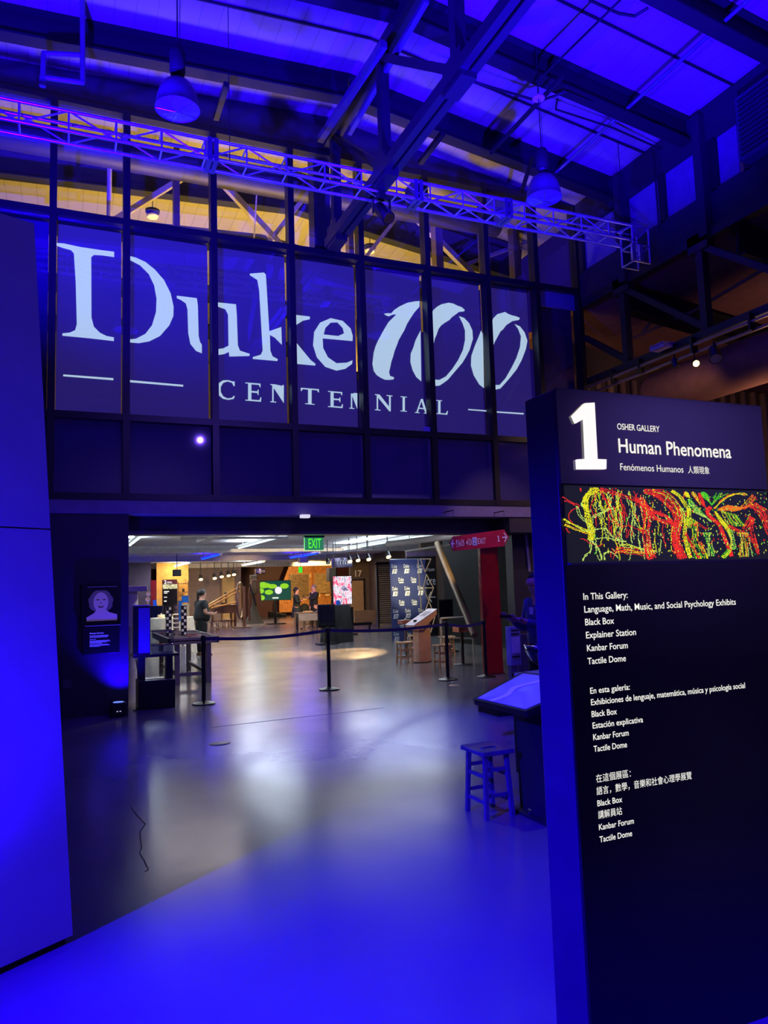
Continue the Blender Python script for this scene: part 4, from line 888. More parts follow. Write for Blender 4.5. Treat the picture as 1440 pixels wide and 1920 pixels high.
tube_light(1.5, 30, 33, 3.08, 'blue ceiling tube far left', BULBB, BLUE, 160)
lamp('hall_fill', 'AREA', (6.5, 15.5, 3.2), (6.5, 15.5, 0), 45, (.85, .88, 1), 3, sy=1)  # added area fills for the back hall, without fixtures
lamp('hall_fill', 'AREA', (8, 27, 3.2), (8, 27, 0), 120, (1, .72, .42), 5, sy=4)
lamp('hall_fill', 'AREA', (8, 38, 3.2), (8, 38, 0), 380, (1, .66, .34), 7, sy=4)
lamp('hall_fill', 'AREA', (2.4, 14.6, 3.2), (2.4, 14.6, 0), 38, (1, .9, .85), 1.6, sy=1.6)
lamp('pedestal_fill', 'SPOT', (2.3, 12.9, 2.8), (1.0, 12.75, 1.2), 70, (1, .9, .82), .05, 75, .8)  # added spot to brighten the white pedestal
lamp('side_exhibit_light', 'SPOT', (3.2, 21.5, 3.0), (2.7, 22.2, .9), 220, (1, .8, .55), .05, 100, .7)
# sprinkler mains under the ceiling
solo('ceiling_pipe', MB().path([tuple(at(338, 1009, 1, 17)), tuple(at(540, 1008, 1, 17))], .03, 8), mat('pale_ceiling_pipe', (190, 190, 195), .5), 'thin pale pipe under the ceiling at the left of the opening', 'pipe')
a, b = at(728, 1020, 1, 19), at(880, 1002, 1, 15)
t = solo('insulated_pipe', MB().tube(a, b, .08, n=14).ball(a, .085).tube(a.lerp(b, .3), (a.lerp(b, .3).x, a.lerp(b, .3).y, 3.31), .01, n=6), mat('grey_insulated_pipe', (150, 146, 145), .6), 'thick insulated grey pipe under the ceiling at right of the opening', 'pipe')
solo('ceiling_pipe', MB().tube(at(760, 1034, 1, 19), at(905, 1012, 1, 15), .025, n=8), mat('grey_insulated_pipe'), 'thin pipe below the thick insulated pipe', 'pipe')
solo('fixture_box', MB().bar(at(375, 1015, 1, 18), at(412, 1003, 1, 16), .16, .06), WHITE, 'white slanting fixture box hung under the ceiling at left', 'ceiling fixture')
# EXIT sign
a, b = at(571, 1008, 1, 13), at(607, 1031, 1, 13)
t = thing('exit_sign', 'green lit EXIT sign hanging at the top of the opening', 'exit sign', (a.x, 13, a.z))
obj('panel', MB().box((a.x, 13, b.z), (b.x, 13.02, a.z)), mat('green_lit_acrylic', (20, 60, 40), .15, emit=(40, 118, 84), power=1, var=0), t, True)
obj('sign_word', MB().text('EXIT', (a.x+.07, 12.99, b.z+.035), (1, 0, 0), (0, 0, 1), b.x-a.x-.12, .17, .01), em('exit_green', (90, 255, 60)), t, True)
obj('edge_glow', MB().box((a.x-.006, 12.99, b.z), (a.x, 13.025, a.z)).box((a.x, 12.99, b.z-.006), (b.x, 13.025, b.z)), em('exit_edge', (120, 240, 140)), t, True)
obj('mounting_bar', MB().box((a.x-.01, 12.97, a.z), (b.x+.01, 13.05, a.z+.05)).box((a.x+.14, 12.98, a.z+.05), (b.x-.14, 13.04, 3.33)), mat('green_grey_bar', (60, 90, 84), .4), t, True)
p, q = at(560, 1063, 1, 40), at(567, 1074, 1, 40); t = thing('exit_sign', 'tiny far green exit sign above the talking couple', 'exit sign', tuple(p))
obj('panel', MB().box((p.x, 40, q.z), (q.x, 40.05, p.z)), em('far_exit_green', (60, 240, 60)), t, True)
obj('bracket', MB().bar(((p.x+q.x)/2, 40, p.z), ((p.x+q.x)/2, 40, 3.3), .03), BLACK, t, True)
# spotlights in the back hall
GR = 'track spotlights of the back hall'
P_, Q_ = at(592, 1040, 2, 2.78), at(700, 1028, 2, 2.78)
solo('light_track', MB().bar(P_, Q_, .04, .05).bar(P_.lerp(Q_, .1), (P_.lerp(Q_, .1).x, P_.lerp(Q_, .1).y, 3.31), .015).bar(P_.lerp(Q_, .9), (P_.lerp(Q_, .9).x, P_.lerp(Q_, .9).y, 3.31), .015), mat('dark_track', (50, 46, 80), .4), 'dark lighting track slanting under the ceiling right of the EXIT sign', 'track')
TRK = [(614, 1051, 0, 'small unlit spotlight at the left end of the track cluster'), (625, 1052, 1, 'lit spotlight nearest the orange wood wall'), (655, 1048, 1, 'small lit spotlight in the middle of the track'),
       (670, 1046, 1, 'lit warm spotlight left of the brightest pair above door 17'), (690, 1044, 1, 'brightest warm spotlight above door 17'), (727, 1039, 1, 'lit warm spotlight alone at the right above the logo backdrop')]
for i, (x, y, on_, lb) in enumerate(TRK):
    p = at(x, y, 2, 2.62); spot(tuple(p), (p.x*.98, p.y-2.2, 0), lb, GR, STEEL, bool(on_), 1.25)
for x, y, lb in ((310, 1076, 'lit spotlight beside the hanging black box at far left'), (376, 1082, 'lit spotlight hanging above the man in black'), (402, 1080, 'leftmost lit bulb of the cluster above the long bench'),
              (415, 1077, 'second lit bulb from the left above the long bench'), (428, 1075, 'third lit bulb from the left above the long bench'), (438, 1073, 'rightmost lit bulb of the cluster above the long bench')):
    p = at(x, y, 1, 42); spot(tuple(p), (p.x, p.y-2, 0), lb, GR, STEEL, True, 1.9)
p = at(690, 1044, 2, 2.62); lamp('track_spot', 'SPOT', (p.x-.3, p.y-.3, p.z-.2), fl(655, 1222), 2600, WARM, .05, 34, .4)
lamp('track_spot', 'SPOT', (p.x-2.4, p.y-.5, p.z), fl(540, 1226), 1200, WARM, .05, 34, .5)
lamp('track_spot', 'SPOT', (8.8, 26, 2.7), fl(560, 1171), 1300, WARM, .05, 26, .3)
lamp('track_spot', 'SPOT', (11.5, 31, 2.9), (13.8, 34.9, .6), 260, WARM, .05, 60, .4)
lamp('backdrop_spot', 'SPOT', (9.4, 18.4, 2.6), (9.95, 21.5, 1.65), 900, (1, .9, .5), .03, 30, .8)
lamp('wood_wall_spot', 'SPOT', (13.2, 42, 2.9), (15.5, 47, 1.7), 900, (1, .66, .25), .1, 95, .4)
lamp('bench_spot', 'SPOT', (7.6, 31, 3.0), (7.6, 36, .9), 260, WARM, .08, 70, .6)
lamp('bench_spot', 'SPOT', (7.8, 39, 3.0), (7.8, 43.9, 2.0), 260, WARM, .08, 90, .6)
lamp('store_pipe_spot', 'SPOT', (7.1, 13.6, 2.5), (8.3, 16.8, .3), 60, WARM, .05, 80, .7)
lamp('stool_spot', 'SPOT', (8.4, 14.6, 2.7), (7.4, 15.4, .6), 40, (1, .55, .35), .05, 80, .7)
p, q = at(325, 1068, 1, 30), at(340, 1080, 1, 30)
solo('hanging_speaker', MB().box((p.x, 30, q.z), (q.x, 30.25, p.z)).bar(((p.x+q.x)/2, 30.1, p.z), ((p.x+q.x)/2, 30.1, 3.33), .03), BLACK, 'black box hung under the ceiling at left', 'speaker', bevel=.02)
p = at(568, 1050, 1, 30); solo('hanging_projector', MB().box((p.x-.18, 29.8, p.z-.12), (p.x+.18, 30.1, p.z+.12)).bar((p.x, 30, p.z), (p.x, 30, 3.33), .03), mat('grey_projector', (96, 84, 110), .4), 'grey projector hung under the ceiling below the EXIT sign', 'projector', bevel=.02)
for u0, u1, v0, v1, Y, lb in ((622, 660, 1047, 1063, 24, 'shiny round drum sign hanging right of the orange wall'), (478, 497, 1067, 1076, 34.9, 'small far drum sign above the lily screen')):
    a, b = at(u0, v0, 1, Y), at(u1, v1, 1, Y); R = (b.x-a.x)/2; cx_, cz_ = (a.x+b.x)/2, (a.z+b.z)/2; hh = (a.z-b.z)/2
    t = thing('hanging_drum_sign', lb, 'hanging sign', (cx_, Y, cz_))
    obj('drum', MB().lathe([(R, -hh), (R*1.02, 0), (R, hh)], n=28), mat('silver_drum', (130, 120, 150), .25, .8), t)
    m = MB(); n = 7
    for k in range(n):
        x = -R*.7+1.4*R*k/(n-1); yy = -math.sqrt(max((R*1.03)**2-x*x, 0)); m.box((x-R*.06, yy-.01, -hh*.5), (x+R*.03, yy+.01, hh*.5)); 
        if k % 2: m.box((x-R*.06, yy-.01, hh*.3), (x+R*.12, yy+.01, hh*.5))
    obj('raised_characters', m, WL, t); obj('wire', MB().tube((R*.6, 0, hh), (R*.6, 0, 3.32-cz_), .008, n=5).tube((-R*.6, 0, hh), (-R*.6, 0, 3.32-cz_), .008, n=5), STEEL, t)

# ------------------------------------------------------------------ left group behind the opening
t = thing('white_pedestal', 'white round pedestal with wide cap just inside the left edge of the opening', 'pedestal', (.99, 12.75, 0))
obj('shaft', MB().lathe([(.15, 0), (.13, .02), (.115, 1.6), (.11, 1.74)], n=28, caps=True), mat('white_pedestal_paint', (215, 208, 205), .5), t)
obj('cap', MB().box((-.2, -.2, 1.74), (.24, .2, 1.83)), mat('white_pedestal_paint'), t, bevel=.01)
t = thing('tank_kiosk', 'black kiosk with shelf and open base standing by the left pier', 'exhibit stand', (1.28, 11.95, 0))
obj('base_cabinet', MB().box((-.26, -.22, 0), (.27, .22, .42)), BLACK, t, bevel=.01)
for sx in (-.2, .2): obj('upright', MB().box((sx-.05, -.1, .42), (sx+.05, .1, .76)), BLACK, t)
obj('shelf', MB().box((-.33, -.24, .76), (.32, .24, .80)), BLACK, t, bevel=.005)
obj('inner_plate', MB().box((-.14, -.12, .42), (.14, .16, .43)), mat('dull_metal_plate', (150, 140, 130), .35, .7), t)
t = thing('water_tank', 'clear water tank standing on the black kiosk shelf', 'tank', (1.38, 11.9, .8))
obj('glass_walls', MB().box((-.16, -.12, .0), (.16, -.115, .33)).box((-.16, .115, 0), (.16, .12, .33)).box((-.16, -.12, 0), (-.155, .12, .33)).box((.155, -.12, 0), (.16, .12, .33)), ACRY, t)
obj('water', MB().box((-.15, -.11, .0), (.15, .11, .14)), glass('tank_water', (.6, .62, .9), .25), t)
obj('rim', MB().box((-.165, -.125, .325), (.165, -.112, .345)).box((-.165, .112, .325), (.165, .125, .345)).box((-.165, -.125, .325), (-.15, .125, .345)).box((.15, -.125, .325), (.165, .125, .345)).box((-.165, -.125, .12), (.165, -.118, .14)), CHROME, t)
t = thing('tall_screen_box', 'tall narrow blue lit box standing at the left end of the kiosk shelf', 'display box', (1.08, 11.8, .8))
obj('casing', MB().box((-.13, -.1, 0), (.11, .1, .72)), BLACK, t, bevel=.012)
obj('face_panel', MB().box((-.06, -.105, .03), (.10, -.098, .69)), mat('violet_face_sheet', (90, 86, 130), .3), t); obj('top_cap', MB().box((-.13, -.1, .72), (.11, .1, .735)), mat('grey_top', (120, 116, 130), .4), t)
solo('power_cord', MB().path([(1.0, 11.9, .74), (1.03, 11.85, .5), (1.06, 11.8, .3), (1.04, 11.75, .01), (.95, 11.72, .01)], .008, 6), BLACK, 'black cord hanging from the kiosk down to the floor', 'cord')
# work table with shallow tray top
t = thing('work_table', 'grey timber work table with a rimmed tray top behind the kiosk', 'table', (2.3, 14.6, 0))
X0, X1, Y0, Y1, ZT = 1.78, 2.72, 14.45, 17.2, .84
obj('tray_floor', MB().box((X0, Y0, ZT-.05), (X1, Y1, ZT-.03)), GREYW, t, True)
obj('tray_rim', MB().box((X0, Y0, ZT-.1), (X1, Y0+.04, ZT+.02)).box((X0, Y1-.04, ZT-.1), (X1, Y1, ZT+.02)).box((X0, Y0, ZT-.1), (X0+.04, Y1, ZT+.02)).box((X1-.04, Y0, ZT-.1), (X1, Y1, ZT+.02)).box((X0, 15.3, ZT-.06), (X1, 15.34, ZT+.01)).box((X0, 16.2, ZT-.06), (X1, 16.24, ZT+.01)), GREYW, t, True, bevel=.004)
for x in (X0+.14, X1-.22):
    for y in (Y0+.12, Y1-.15): obj('leg', MB().box((x, y, 0), (x+.09, y+.09, ZT-.1)), GREYW, t, True)
obj('stretcher', MB().box((X0+.2, Y0+.14, .14), (X1-.2, Y0+.2, .2)).box((X0+.16, Y0+.2, .14), (X0+.21, Y1-.1, .2)).box((X1-.2, Y0+.2, .14), (X1-.15, Y1-.1, .2)), GREYW, t, True)
RT = mat('red_tool_plastic', (168, 34, 34), .4)
rr = random.Random(5)
for k in range(9):
    x, y = rr.uniform(X0+.12, X1-.2), [14.75, 14.9, 15.1, 15.6, 15.8, 16.0, 16.45, 16.7, 16.9][k]; a = rr.uniform(0, 3)
    o = thing('craft_part', ['red plastic craft part lying nearest on the table tray', 'red craft part on the front tray right side', 'red craft part near the first tray divider', 'red craft part in the middle tray left', 'red craft part in the middle tray centre', 'red craft part in the middle tray, far side', 'red craft part in the rear tray left', 'red craft part in the rear tray centre', 'farthest red craft part on the work table'][k], 'craft part', (x, y, ZT-.029), a, 'red craft parts on the work table')
    obj('strip', MB().box((-.12, -.015, 0), (.12, .015, .02)).box((-.1, .0, 0), (-.07, .08, .018)), RT, o); obj('clip', MB().box((.05, -.03, .0), (.09, .03, .03)), mat('dark_red_tool', (110, 20, 28), .4), o)
t = thing('cup_tower', 'tall acrylic tower with black and white patterned strips on the work table', 'acrylic tower', (2.12, 15.9, ZT-.03))
for k, (x, y) in enumerate(((-.16, -.1), (.16, .06))):
    m = MB().box((x-.055, y-.05, 0), (x+.055, y+.05, .62)); s = obj('patterned_box', m, BLACK, t)
    w = MB()
    for i in range(9):
        for j in range(2):
            if (i+j) % 2: w.box((x-.05+j*.05, y-.054, .03+i*.065), (x+j*.05-.005, y-.05, .08+i*.065))
            else: w.box((x-.057, y-.05+j*.05, .03+i*.065), (x-.055, y+j*.05-.005, .08+i*.065))
    obj('white_squares', w, WHITE, s)
obj('clear_tube', MB().lathe([(.07, 0), (.07, .68)], (0, 0, 0), 20), ACRY, t)
for k in range(7): obj('cup', MB().lathe([(.05, .02+k*.09), (.062, .08+k*.09)], (0, 0, 0), 14), mat('silver_cup', (200, 170, 170), .2, .6), t)
# brochure holder and catering
t = thing('catering_table', 'round table under a white cloth behind the work table', 'table', (2.88, 22.4, 0))
def draped(h, R, folds=14, flare=.12, n=56):
    prof = []
    for k, f in enumerate([0, .06, .3, .6, 1]):
        prof.append((f, R*(1+flare*f)))
    V = []; F = []
    for f, r in prof:
        for i in range(n):
            a = 2*PI*i/n; rr_ = r + .045*f*math.sin(folds*a+1.3*math.sin(2*a)); V.append((rr_*math.cos(a), rr_*math.sin(a), h*(1-f)+.005*f))
    for k in range(len(prof)-1):
        for i in range(n): F.append((k*n+i, (k+1)*n+i, (k+1)*n+(i+1) % n, k*n+(i+1) % n))
    m = MB(); m.quadset(V, F, True); m.quadset(V[:n], [tuple(range(n))]); return m
obj('cloth', draped(1.0, .6), CREAM, t); obj('table_base', MB().lathe([(.25, 0), (.04, .04), (.04, .95)], n=16, caps=True), BLACK, t)
for k, (x, y) in enumerate(((2.95, 22.15), (3.2, 22.3), (3.05, 22.6), (2.55, 22.2))):
    o = thing('serving_tray', ['stack of pale dishes at the front of the white cloth table', 'stack of pale dishes nearest the man in black', 'stack of pale dishes at the back of the white cloth table', 'stack of pale dishes at the left of the white cloth table'][k], 'dishes', (x, y, 1.0), 0, 'dishes on the white cloth table')
    obj('dish', MB().lathe([(.06, 0), (.1, .02), (.1, .09), (.09, .095)], n=18, caps=True), mat('cream_dishes', (240, 225, 190), .3), o); obj('lid_knob', MB().ball((0, 0, .12), .02), mat('cream_dishes'), o)
t = thing('brochure_holder', 'blue and white brochure stand above the patterned tower', 'brochure stand', (2.72, 19.2, 0))
obj('post', MB().tube((0, 0, 0), (0, 0, 1.15), .02), CHROME, t); obj('foot', MB().lathe([(.15, 0), (.15, .01), (.02, .03)], n=20), BLACK, t)
obj('white_sheet', MB().box((-.02, -.01, 1.1), (.16, .01, 1.42)), mat('cream_sheet', (240, 225, 190), .6, emit=(150, 130, 100), power=.4), t); obj('blue_sheet', MB().box((-.1, -.03, 1.0), (-.02, -.01, 1.5)).box((-.02, .02, 1.45), (.15, .03, 1.62)), mat('blue_sheet', (40, 120, 210), .4, emit=(20, 70, 150), power=.5), t)
t = thing('cocktail_table', 'high round table under a dark navy cloth at left', 'table', (at(290.5, 1130, 1, 35).x, 35, 0))
obj('cloth', draped(1.15, .38, 12, .05), NAVYC, t); obj('base', MB().lathe([(.2, 0), (.03, .04), (.03, 1.0)], n=14, caps=True), BLACK, t)
p = at(290, 1125, 1, 35); solo('blue_flyer_stand', MB().prism([(p.x-.07, 34.95, 1.15), (p.x+.1, 34.95, 1.15), (p.x+.06, 35.02, 1.42), (p.x-.08, 35.02, 1.4)], (0, .02, 0)), mat('blue_sheet'), 'small blue card standing on the dark high table at left', 'card')
for k, (px_, w, c) in enumerate(((338, 7, 0), (352, 4, 0))):
    a, b = at(px_, 1212, 1, 18.6), at(px_+w*1.5, 1250, 1, 18.6)
    solo('white_board', MB().box((a.x, 18.6, max(b.z, .0)), (b.x, 18.63, a.z)), mat('white_leaning_board', (225, 225, 235), .5), ['wide white board seen below the work table', 'narrow white board seen below the work table'][k], 'board')
# dark recess, far left
a, b = at(243, 1084, 1, 40), at(283, 1150, 1, 40); struct('wall_recess', MB().box((a.x-2, 40, 0), (b.x, 40.1, 3.3)), mat('violet_recess_wall', (70, 62, 92), .7))
a, b = at(283, 1088, 1, 38), at(293, 1160, 1, 38); solo('red_column', MB().box((a.x, 38, 0), (b.x, 38.25, a.z)), REDP, 'far narrow red column at the left of the back hall', 'column')
for x, y, r, lb in ((278, 1113, 3.6, 'pale glowing disc in the dark far left recess'), (277, 1124, 3.2, 'tilted pale dish in the dark far left recess')):
    p = at(x, y, 1, 34 if y < 1120 else 33); solo('pale_disc', MB().lathe([(.0, 0), (.09, .01), (.1, .03)], p, 20, M=Matrix.Rotation(PI/2, 3, 'X')).bar((p.x, p.y+.05, 0), (p.x, p.y+.05, p.z), .03), mat('pale_disc', (240, 220, 170), .5, emit=(120, 100, 60), power=.6), lb, 'exhibit')
# lit yellow shop area and the 2 sign
a, b = at(296, 1074, 1, 41), at(357, 1160, 1, 41)
struct('wall_amber', MB().box((a.x, 41.6, 0), (b.x, 41.7, 3.3)), mat('amber_lit_wall', (200, 150, 70), .7)); lamp('amber_shelf_light', 'POINT', ((a.x+b.x)/2, 40.9, 2.9), None, 45, (1, .68, .25), .2)
a, b = at(333, 1098, 1, 41), at(354, 1150, 1, 41)
t = thing('glass_shelf', 'dark shelf rack in the amber lit area right of the gallery 2 sign', 'shelf', (a.x, 41, 0))
for z in (.7, 1.2, 1.7, 2.15): obj('shelf_board', MB().box((a.x, 41, z), (b.x, 41.4, z+.05)), WOODD, t, True)
for x in (a.x, b.x-.05): obj('shelf_post', MB().box((x, 41, 0), (x+.05, 41.05, 2.3)), WOODD, t, True)
rr = random.Random(8)
for k in range(4):
    x = a.x+.12+k*.1; z = [.75, 1.25, 1.75, 2.2][k]; o = solo('shelf_item', MB().lathe([(.05, 0), (.07, .08), (.04, .17+rr.random()*.08)], (x, 41.15, z), 10, caps=True), mat('amber_item', (190, 140, 70), .4) if k % 2 else BLACK, ['small dark vase on the lowest board of the amber lit rack', 'small amber vase on the second board of the amber lit rack', 'small dark vase on the third board of the amber lit rack', 'small amber vase on the top board of the amber lit rack'][k], 'vase', 'goods on the amber shelf')
a, b = at(305, 1087, 1, 38), at(332.5, 1165, 1, 38)
t = thing('gallery_sign', 'far black gallery sign with a lit number 2 header', 'sign', (a.x, 38, 0))
obj('body', MB().box((a.x, 38, 0), (b.x, 38.2, a.z)), BLACKG, t, True); h1, h2, h3 = a.z, at(305, 1096, 1, 38).z, at(305, 1104.5, 1, 38).z
obj('header_panel', MB().box((a.x, 37.98, h2), (b.x, 38, h1)), mat('maroon_header', (70, 12, 24), .3), t, True)
obj('display', MB().box((a.x, 37.98, h3), (b.x, 38, h2)), ramp_mat('amber_display', [(.4, (120, 110, 60)), (.55, (255, 250, 200)), (.7, (180, 170, 90))], 9, .9), t, True)
obj('numeral', MB().text('2', (a.x+.06, 37.97, h2+.03), (1, 0, 0), (0, 0, 1), .12, .17, .03), LEAD, t, True)
obj('small_print', MB().box((a.x+.2, 37.97, h2+.1), (a.x+.42, 37.975, h2+.13)).box((a.x+.2, 37.97, h2+.05), (a.x+.46, 37.975, h2+.07)).box((a.x+.06, 37.97, h3-.15), (a.x+.3, 37.975, h3-.1)).box((a.x+.06, 37.97, h3-.22), (a.x+.22, 37.975, h3-.18)).box((a.x+.06, 37.97, h3-.42), (a.x+.2, 37.975, h3-.38)).box((a.x+.06, 37.97, h3-.62), (a.x+.18, 37.975, h3-.56)), LEAD, t, True)
# long bench exhibit and ring lens machine
a, b = at(394, 1135, 1, 36), at(447, 1172, 1, 36)
t = thing('exhibit_bench', 'long brown timber exhibit bench right of the man in black', 'bench', (a.x, 36, 0)); ZB_ = 1.05
obj('bench_top', MB().box((a.x, 36, ZB_-.05), (b.x, 36.9, ZB_)), WOODD, t, True, bevel=.01); obj('apron', MB().box((a.x+.05, 36.05, ZB_-.4), (b.x-.05, 36.8, ZB_-.05)), WOODD, t, True)
for x in (a.x+.08, (a.x+b.x)/2+.3, b.x-.18): obj('leg', MB().box((x, 36.1, 0), (x+.1, 36.2, ZB_-.4)), WOODD, t, True)
obj('foot_rail', MB().box((a.x+.1, 36.1, .25), (b.x-.1, 36.16, .31)), WOODD, t, True)
t = thing('model_machine', 'small dark machine standing on the long bench', 'machine', (b.x-.5, 36.4, ZB_))
obj('base', MB().box((-.2, -.15, 0), (.2, .15, .1)), BLACK, t); obj('post', MB().box((-.03, -.03, .1), (.03, .03, .55)), BLACK, t); obj('head', MB().lathe([(.02, .5), (.1, .55), (.02, .62)], n=14), STEEL, t)
t = thing('ring_lens_machine', 'tall upright ring on a timber post with brass tubes, centre left', 'exhibit machine', tuple(fl(455, 1177))); p = fl(455, 1177); K = p.y
obj('base_board', MB().box((-.45, -.25, 0), (.35, .25, .05)), WOODD, t, bevel=.01); obj('post', MB().box((.02, -.06, .05), (.14, .06, 1.9)), WOODD, t)
Mr = Matrix.Rotation(math.radians(68), 3, 'Z') @ Matrix.Rotation(PI/2, 3, 'X')
ring = MB(); NR = 40
for k in range(NR):
    a_, b_ = 2*PI*k/NR, 2*PI*(k+1)/NR; f = lambda a: Mr @ Vector((.82*math.cos(a), .82*math.sin(a), 0)) + Vector((-.12, -.1, 1.25)); ring.tube(f(a_), f(b_), .045, n=8, caps=False)
obj('ring', ring, mat('ring_steel', (120, 104, 96), .3, .5), t); obj('lens_disc', MB().lathe([(.001, 0), (.8, 0)], (-.12, -.1, 1.25), 32, M=Mr), glass('lens_glass', (.95, .92, .85), .2), t)
for e0, e1 in (((-1.5, .2, 1.1), (-.1, 0, 1.9)), ((-1.5, .2, 1.0), (-.1, 0, 1.7)), ((-1.4, .2, .95), (-.2, 0, 1.2))): obj('brass_tube', MB().tube(e0, e1, .035, n=8), mat('brass', (230, 180, 90), .3, .8), t)
obj('rear_hoop', MB().path([(.35, .1, .3), (.32, .1, 1.5), (.5, .1, 2.15), (.7, .1, 2.15), (.85, .1, 1.5), (.9, .1, .9)], .05, 8), mat('brown_hoop', (110, 80, 60), .4, .4), t)
p = at(468, 1095, 1, 34.5); solo('cable_bundle', MB().path([tuple(p), (p.x+.15, 34.5, 1.5), (p.x+.3, 34.5, 1.0)], .04), STEEL, 'dark cable bundle between the ring machine and the speaker', 'cable')
# door/doorway behind with K7 number
a, b = at(417, 1085, 1, 43.9), at(440, 1150, 1, 43.9)
d = struct('door_3', MB().box((a.x, 43.9, 0), (b.x, 43.97, 2.5)), mat('ochre_door')); obj('door_frame', MB().box((a.x-.08, 43.88, 0), (a.x, 43.99, 2.6)).box((b.x, 43.88, 0), (b.x+.08, 43.99, 2.6)), WOODD, d)
# speakers on covered stands
def speaker(x, y, zb2, zt2, w, label, cover=True):
    t = thing('speaker_stand', label, 'speaker', (x, y, 0), 0, 'speakers on stands')
    obj('cabinet', MB().box((-w/2, -.18, zb2), (w/2, .18, zt2)), BLACK, t, bevel=.02); obj('grille', MB().box((-w/2+.03, -.19, zb2+.04), (w/2-.03, -.18, zt2-.04)), mat('olive_grille', (44, 38, 26), .6), t)
    if cover: obj('fabric_cover', MB().lathe([(.55, 0), (.5, .05), (.3, .45), (.09, 1.0), (.07, zb2)], n=5), BLKC, t)
    else: obj('pole', MB().tube((0, 0, 0), (0, 0, zb2), .03), BLACK, t); obj('foot', MB().lathe([(.3, 0), (.28, .03), (.03, .05)], n=24), BLACK, t)
a, b = at(482, 1078, 1, 38), at(482, 1110, 1, 38); speaker(a.x-.15, 38.2, b.z-.1, a.z, .32, 'black speaker on a cloth covered stand left of the lily screen')
a, b = at(621, 1065, 1, 27.3), at(621, 1090, 1, 27.3); speaker(a.x, 27.3, b.z, a.z, .3, 'speaker on a dark pole left of the pink blossom screen', False)
# televisions
def tv(u0, v0, u1, v1, Y, label, img, yaw=0, floor_drop=None):
    a, b = at(u0, v0, 1, Y), at(u1, v1, 1, Y); cx_, w, z0, z1 = (a.x+b.x)/2, abs(b.x-a.x), b.z, a.z
    t = thing('display_stand', label, 'television', (cx_, Y, 0), yaw)
    obj('bezel', MB().box((-w/2-.02, .0, z0-.02), (w/2+.02, .05, z1+.02)), BLACK, t)
    s = obj('picture', MB().box((-w/2, -.004, z0), (w/2, .0, z1)), img, t)
    obj('pole', MB().box((-.06, .05, .05), (.06, .12, z1-.2)), BLACK, t); obj('base', MB().box((-.45, -.25, 0), (.45, .35, .05)), BLACK, t)
    return t, s, w, z0, z1
t, s, w, z0, z1 = tv(487, 1090, 545, 1124, 36.5, 'wide screen showing a white water lily among green pads', mat('deep_green_water', (0, 0, 0), .3, emit=(16, 74, 62), power=1, var=0))
m = MB()
for x, z, rx, rz_ in ((.14, .78, .26, .14), (.04, .50, .12, .14), (.29, .42, .17, .13), (.40, .72, .20, .12), (.80, .72, .18, .14), (.05, .14, .13, .14), (.1, .9, .12, .06)):
    m.flat([[(-w/2+w*max(x+rx*.8*math.cos(2*PI*k/24), .004), -.006, z0+(z1-z0)*min(max(z+rz_*math.sin(2*PI*k/24), .01), .99)) for k in range(24)]])
obj('lily_pads', m, em('lime_lily_pad', (150, 215, 40)), t)
m = MB().flat([[(-w/2+w*(.6+.13*(1 if k % 2 else .78)*math.cos(2*PI*k/28)), -.008, z0+(z1-z0)*(.5+.22*(1 if k % 2 else .75)*math.sin(2*PI*k/28))) for k in range(28)]])
obj('lily_flower', m, em('white_lily', (255, 244, 255)), t); obj('caption', MB().box((-w/2+w*.4, -.008, z0+.07), (-w/2+w*.6, -.006, z0+.14)), em('white_caption', (235, 240, 235)), t)
t, s, w, z0, z1 = tv(624.5, 1081, 660, 1132, 25.6, 'portrait screen filled with pink blossom branches', ramp_mat('pink_blossom_picture', [(.38, (120, 110, 150)), (.43, (245, 240, 250)), (.52, (250, 225, 240)), (.58, (255, 110, 150)), (.68, (245, 60, 110))], 3.6, 1.0, stretch=(1.6, 1, .9), detail=6, distort=1.4))
# orange wood wall with relief panels
def wp(zx, zy, Y=47): return at(420+zx/6.5455, 990+zy/6.5455, 1, Y)
t = thing('plywood_wall', 'brightly lit orange plywood wall with slanted left edge at the far end', 'exhibit wall', tuple(wp(1000, 1035)))
WOODO = ramp_mat('orange_strand_board', [(.35, (150, 84, 30)), (.5, (196, 122, 48)), (.65, (226, 150, 66))], 14, 0, .5, stretch=(1.2, 1, .45), distort=1.5)
obj('board', MB().prism([wp(680,1035), wp(680,870), wp(740,620), wp(795,478), wp(1330,400), wp(1312,945), wp(1000,1030)], (0, .1, 0)), WOODO, t, True)
for x in (1088, 1112): obj('board_joint', MB().box(wp(x, 430, 46.99), wp(x+4, 1020, 46.98)), mat('board_joint', (150, 90, 36), .6), t, True)
for (u0, v0, u1, v1), c, lb in (((812, 565, 1042, 870), (150, 116, 70), 'wide bronze relief panel behind the woman'), ((1118, 557, 1292, 795), (205, 165, 100), 'sand coloured ripple panel behind the man')):
    o = thing('relief_panel', lb+' on the orange wall', 'wall panel', tuple(wp(u0, v1, 46.9)))
    obj('panel_face', MB().box(wp(u0, v1, 46.9), wp(u1, v0, 46.96)), ramp_mat('relief_'+str(u0), [(.4, tuple(int(v*.7) for v in c)), (.6, c)], 4, 0, .5, stretch=(.6, 1, 2.2), distort=2), o, True)
    a_, b_ = wp(u0, v1, 46.88), wp(u1, v0, 46.88)
    obj('panel_frame', MB().bar(a_, (b_.x, a_.y, a_.z), .06).bar((a_.x, a_.y, b_.z), b_, .06).bar(a_, (a_.x, a_.y, b_.z), .06).bar((b_.x, a_.y, a_.z), b_, .06), WOOD, o, True)
